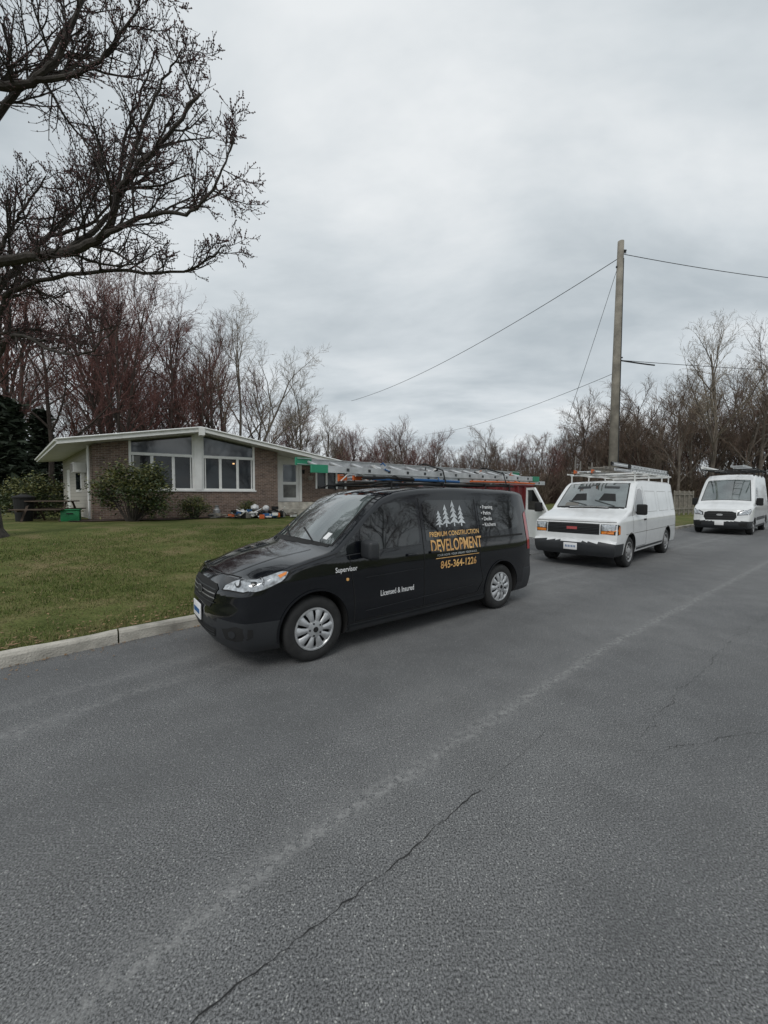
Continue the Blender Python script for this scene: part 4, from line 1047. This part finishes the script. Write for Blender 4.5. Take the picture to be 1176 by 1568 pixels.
limb([(-10.2,9.55,4.8),(-9.2,8.9,6.2),(-8.3,8.4,6.62),(-6.76,8.0,6.57),(-5.46,7.7,6.75),(-4.94,7.5,7.54),(-4.1,7.3,8.1),(-3.3,7.2,8.9)],.15,.022,19,2.3,t0=.25)
limb([(-5.46,7.7,6.75),(-4.43,7.5,7.0),(-3.5,7.2,6.85),(-2.9,7.0,7.3),(-2.6,6.95,7.9)],.05,.010,15,1.4)
limb([(-5.0,7.55,7.4),(-4.7,7.6,8.4),(-4.2,7.5,9.3),(-3.7,7.4,9.9)],.045,.010,12,1.5)
limb([(-6.3,7.9,6.6),(-5.6,8.2,7.6),(-5.5,8.3,8.7),(-5.2,8.3,9.6),(-4.6,8.2,10.8)],.055,.012,14,1.9)
limb([(-10.1,9.5,4.4),(-9,9.2,5.9),(-8.3,8.9,6.35),(-6.2,8.6,6.6),(-4.3,8.4,6.45),(-3.3,8.2,6.9)],.085,.012,19,1.6,t0=.25)
limb([(-10.1,9.4,6.9),(-8.6,8.3,8.7),(-7.5,7.5,9.2),(-6.5,7.4,9.3),(-5.8,7.4,10.0),(-5.3,7.3,11.3)],.13,.022,17,2.2,t0=.2)
limb([(-6.5,7.4,9.3),(-5.4,7.3,9.4),(-4.7,7.2,9.9),(-4.1,7.1,10.6)],.055,.010,14,1.6)
limb([(-10.0,9.3,8.5),(-8.2,8.2,11),(-7,7.6,12),(-5.8,7.2,13)],.12,.025,13,2.3)
limb([(-10.0,9.3,7.5),(-8.6,8.8,9.8),(-7.4,8.5,10.6),(-6.2,8.4,12)],.10,.025,15,2.3)
limb([(-10.2,9.5,3.8),(-9.0,9.1,4.9),(-8.4,8.9,5.35),(-7.3,8.6,4.9),(-6.4,8.4,4.75),(-5.6,8.2,5.2)],.07,.010,14,1.3,t0=.25)
limb([(-10.1,9.4,5.6),(-9.0,9.6,7.2),(-8.4,9.8,8.0),(-7.2,9.8,8.5),(-6.2,9.7,9.4)],.09,.016,16,2.1,t0=.1)
limb([(-7.6,8.3,6.6),(-7.0,8.6,7.6),(-6.6,8.8,8.4),(-6.4,8.8,9.4)],.05,.012,13,1.7)
limb([(-9.0,8.9,6.3),(-8.4,8.7,7.2),(-7.9,8.6,7.8),(-7.3,8.6,8.6)],.06,.012,13,1.7)
limb([(-9.3,9.2,5.4),(-8.5,9.4,5.7),(-7.6,9.6,5.6),(-6.6,9.7,5.9)],.045,.010,13,1.4)
b.obj('street_tree',[m_bark,m_twig,m_bud])
print('street tree faces',len(b.f))
# ------------------------------------------------------------------ shrubs
def shrub(name,x,y,rx,ry,h,n,sz,mats,seed,ragged=.25):
    rng=random.Random(seed); b=Buf(); cl=[]
    for i in range(34):
        a=rng.uniform(0,6.28); rr=rng.uniform(.2,1)**.6; zz=rng.uniform(.2,1)
        cl.append(V(rx*rr*math.cos(a)*math.sqrt(max(.1,1-(zz-.45)**2*1.6)),ry*rr*math.sin(a),h*zz*rng.uniform(.8,1.05)))
    for c in cl: b.tube([V(c.x*.15,c.y*.15,0),V(c.x*.5,c.y*.5,c.z*.55),c],[.03,.02,.008],4,0)
    for i in range(n):
        c=rng.choice(cl); g_=V(rng.gauss(0,1),rng.gauss(0,1),rng.gauss(0,.8)); q=c+g_*min(rx,h*.6)*ragged
        if q.z<.05: continue
        d=V(rng.gauss(0,1),rng.gauss(0,1),rng.gauss(-.1,.5)).normalized(); w_=rand_perp(d,rng); s_=sz*rng.uniform(.7,1.3); k=len(b.v)
        for pp in(q,q+d*s_*.5+w_*s_*.2,q+d*s_,q+d*s_*.5-w_*s_*.2): b.v.append((pp.x,pp.y,pp.z))
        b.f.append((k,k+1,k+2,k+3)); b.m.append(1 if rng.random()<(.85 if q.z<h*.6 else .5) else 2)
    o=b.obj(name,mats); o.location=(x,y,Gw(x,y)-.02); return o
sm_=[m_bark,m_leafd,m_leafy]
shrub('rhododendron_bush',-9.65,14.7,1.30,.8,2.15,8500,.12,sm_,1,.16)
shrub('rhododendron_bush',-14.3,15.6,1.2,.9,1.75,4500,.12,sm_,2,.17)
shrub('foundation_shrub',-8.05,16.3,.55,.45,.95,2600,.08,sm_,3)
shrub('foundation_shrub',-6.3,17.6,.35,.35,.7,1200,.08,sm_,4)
m_mulch=M('mulch',(.06,.04,.03),rough=.95,var=.5,scale=12)
v=[];f=[]
for i in range(25):
    t_=-.6+i*.35
    for d_ in(-1.5-.25*math.sin(i*.8),0.0):
        q=A+fd*t_+bd*d_; v.append((q.x,q.y,Gw(q.x,q.y)+.03))
for i in range(24): f.append((2*i,2*i+2,2*i+3,2*i+1))
mesh_obj('flower_bed',v,f,m_mulch)
b=Buf()
for i in range(5): b.tube([V(i*1.1,0,0),V(i*1.1,0,1.9)],[.06]*2,4)
for z in(.5,1.6): b.box((2.2,0,z),(4.6,.06,.1))
for i in range(20): b.box((.1+i*.22,.06,1.0),(.09,.03,1.7))
o=b.obj('wooden_fence',[m_wood]); o.location=(21.5,28.5,Gw(21.5,28.5)); o.rotation_euler=(0,0,R(37))
# ------------------------------------------------------------------ world
w=bpy.data.worlds.new('World'); scene.world=w; w.use_nodes=True; nt=w.node_tree; N=nt.nodes; L=nt.links
for n_ in list(N): N.remove(n_)
out=N.new('ShaderNodeOutputWorld'); sky=N.new('ShaderNodeTexSky'); sky.sky_type='NISHITA'; sky.sun_disc=False; sky.sun_elevation=R(48); sky.sun_rotation=R(200)
b1=N.new('ShaderNodeBackground'); b1.inputs['Strength'].default_value=.1; L.new(sky.outputs[0],b1.inputs[0])
tc=N.new('ShaderNodeTexCoord'); sp=N.new('ShaderNodeSeparateXYZ'); L.new(tc.outputs['Generated'],sp.inputs[0])
mz=N.new('ShaderNodeMath'); mz.operation='MAXIMUM'; L.new(sp.outputs['Z'],mz.inputs[0]); mz.inputs[1].default_value=0
az=N.new('ShaderNodeMath'); az.operation='ADD'; L.new(mz.outputs[0],az.inputs[0]); az.inputs[1].default_value=.22
dx=N.new('ShaderNodeMath'); dx.operation='DIVIDE'; L.new(sp.outputs['X'],dx.inputs[0]); L.new(az.outputs[0],dx.inputs[1])
dy=N.new('ShaderNodeMath'); dy.operation='DIVIDE'; L.new(sp.outputs['Y'],dy.inputs[0]); L.new(az.outputs[0],dy.inputs[1])
cb=N.new('ShaderNodeCombineXYZ'); L.new(dx.outputs[0],cb.inputs[0]); L.new(dy.outputs[0],cb.inputs[1]); cb.inputs[2].default_value=3.3
mp=N.new('ShaderNodeMapping'); mp.inputs['Rotation'].default_value=(0,0,R(25)); mp.inputs['Scale'].default_value=(.85,1.5,1); L.new(cb.outputs[0],mp.inputs[0])
n1=N.new('ShaderNodeTexNoise'); n1.inputs['Scale'].default_value=1.25; n1.inputs['Detail'].default_value=6; n1.inputs['Roughness'].default_value=.54; n1.inputs['Distortion'].default_value=.2; L.new(mp.outputs[0],n1.inputs['Vector'])
rp=N.new('ShaderNodeValToRGB'); e=rp.color_ramp.elements; e[0].position=.32; e[0].color=(.49,.545,.58,1); e[1].position=.68; e[1].color=(.86,.89,.905,1)
x=e.new(.5); x.color=(.67,.72,.75,1)
L.new(n1.outputs['Fac'],rp.inputs['Fac'])
b2=N.new('ShaderNodeBackground'); b2.inputs['Strength'].default_value=1.0; L.new(rp.outputs[0],b2.inputs[0])
ms=N.new('ShaderNodeMixShader'); ms.inputs[0].default_value=.94; L.new(b1.outputs[0],ms.inputs[1]); L.new(b2.outputs[0],ms.inputs[2]); L.new(ms.outputs[0],out.inputs[0])
sd=bpy.data.lights.new('sun','SUN'); sd.energy=1.1; sd.angle=R(25); sd.color=(1,.97,.93); so=bpy.data.objects.new('sun',sd); col.objects.link(so); so.rotation_euler=(R(42),0,R(-20))
# ------------------------------------------------------------------ camera
cd=bpy.data.cameras.new('camera'); cd.sensor_fit='VERTICAL'; cd.sensor_height=36; cd.sensor_width=27; cd.lens=36*589/1568; cd.clip_end=3000; cd.clip_start=.05
co=bpy.data.objects.new('camera',cd); col.objects.link(co); co.location=(0,0,1.68); co.rotation_euler=(R(90-2.33),0,0); scene.camera=co
scene.view_settings.view_transform='Standard'; scene.view_settings.look='None'; scene.view_settings.exposure=0
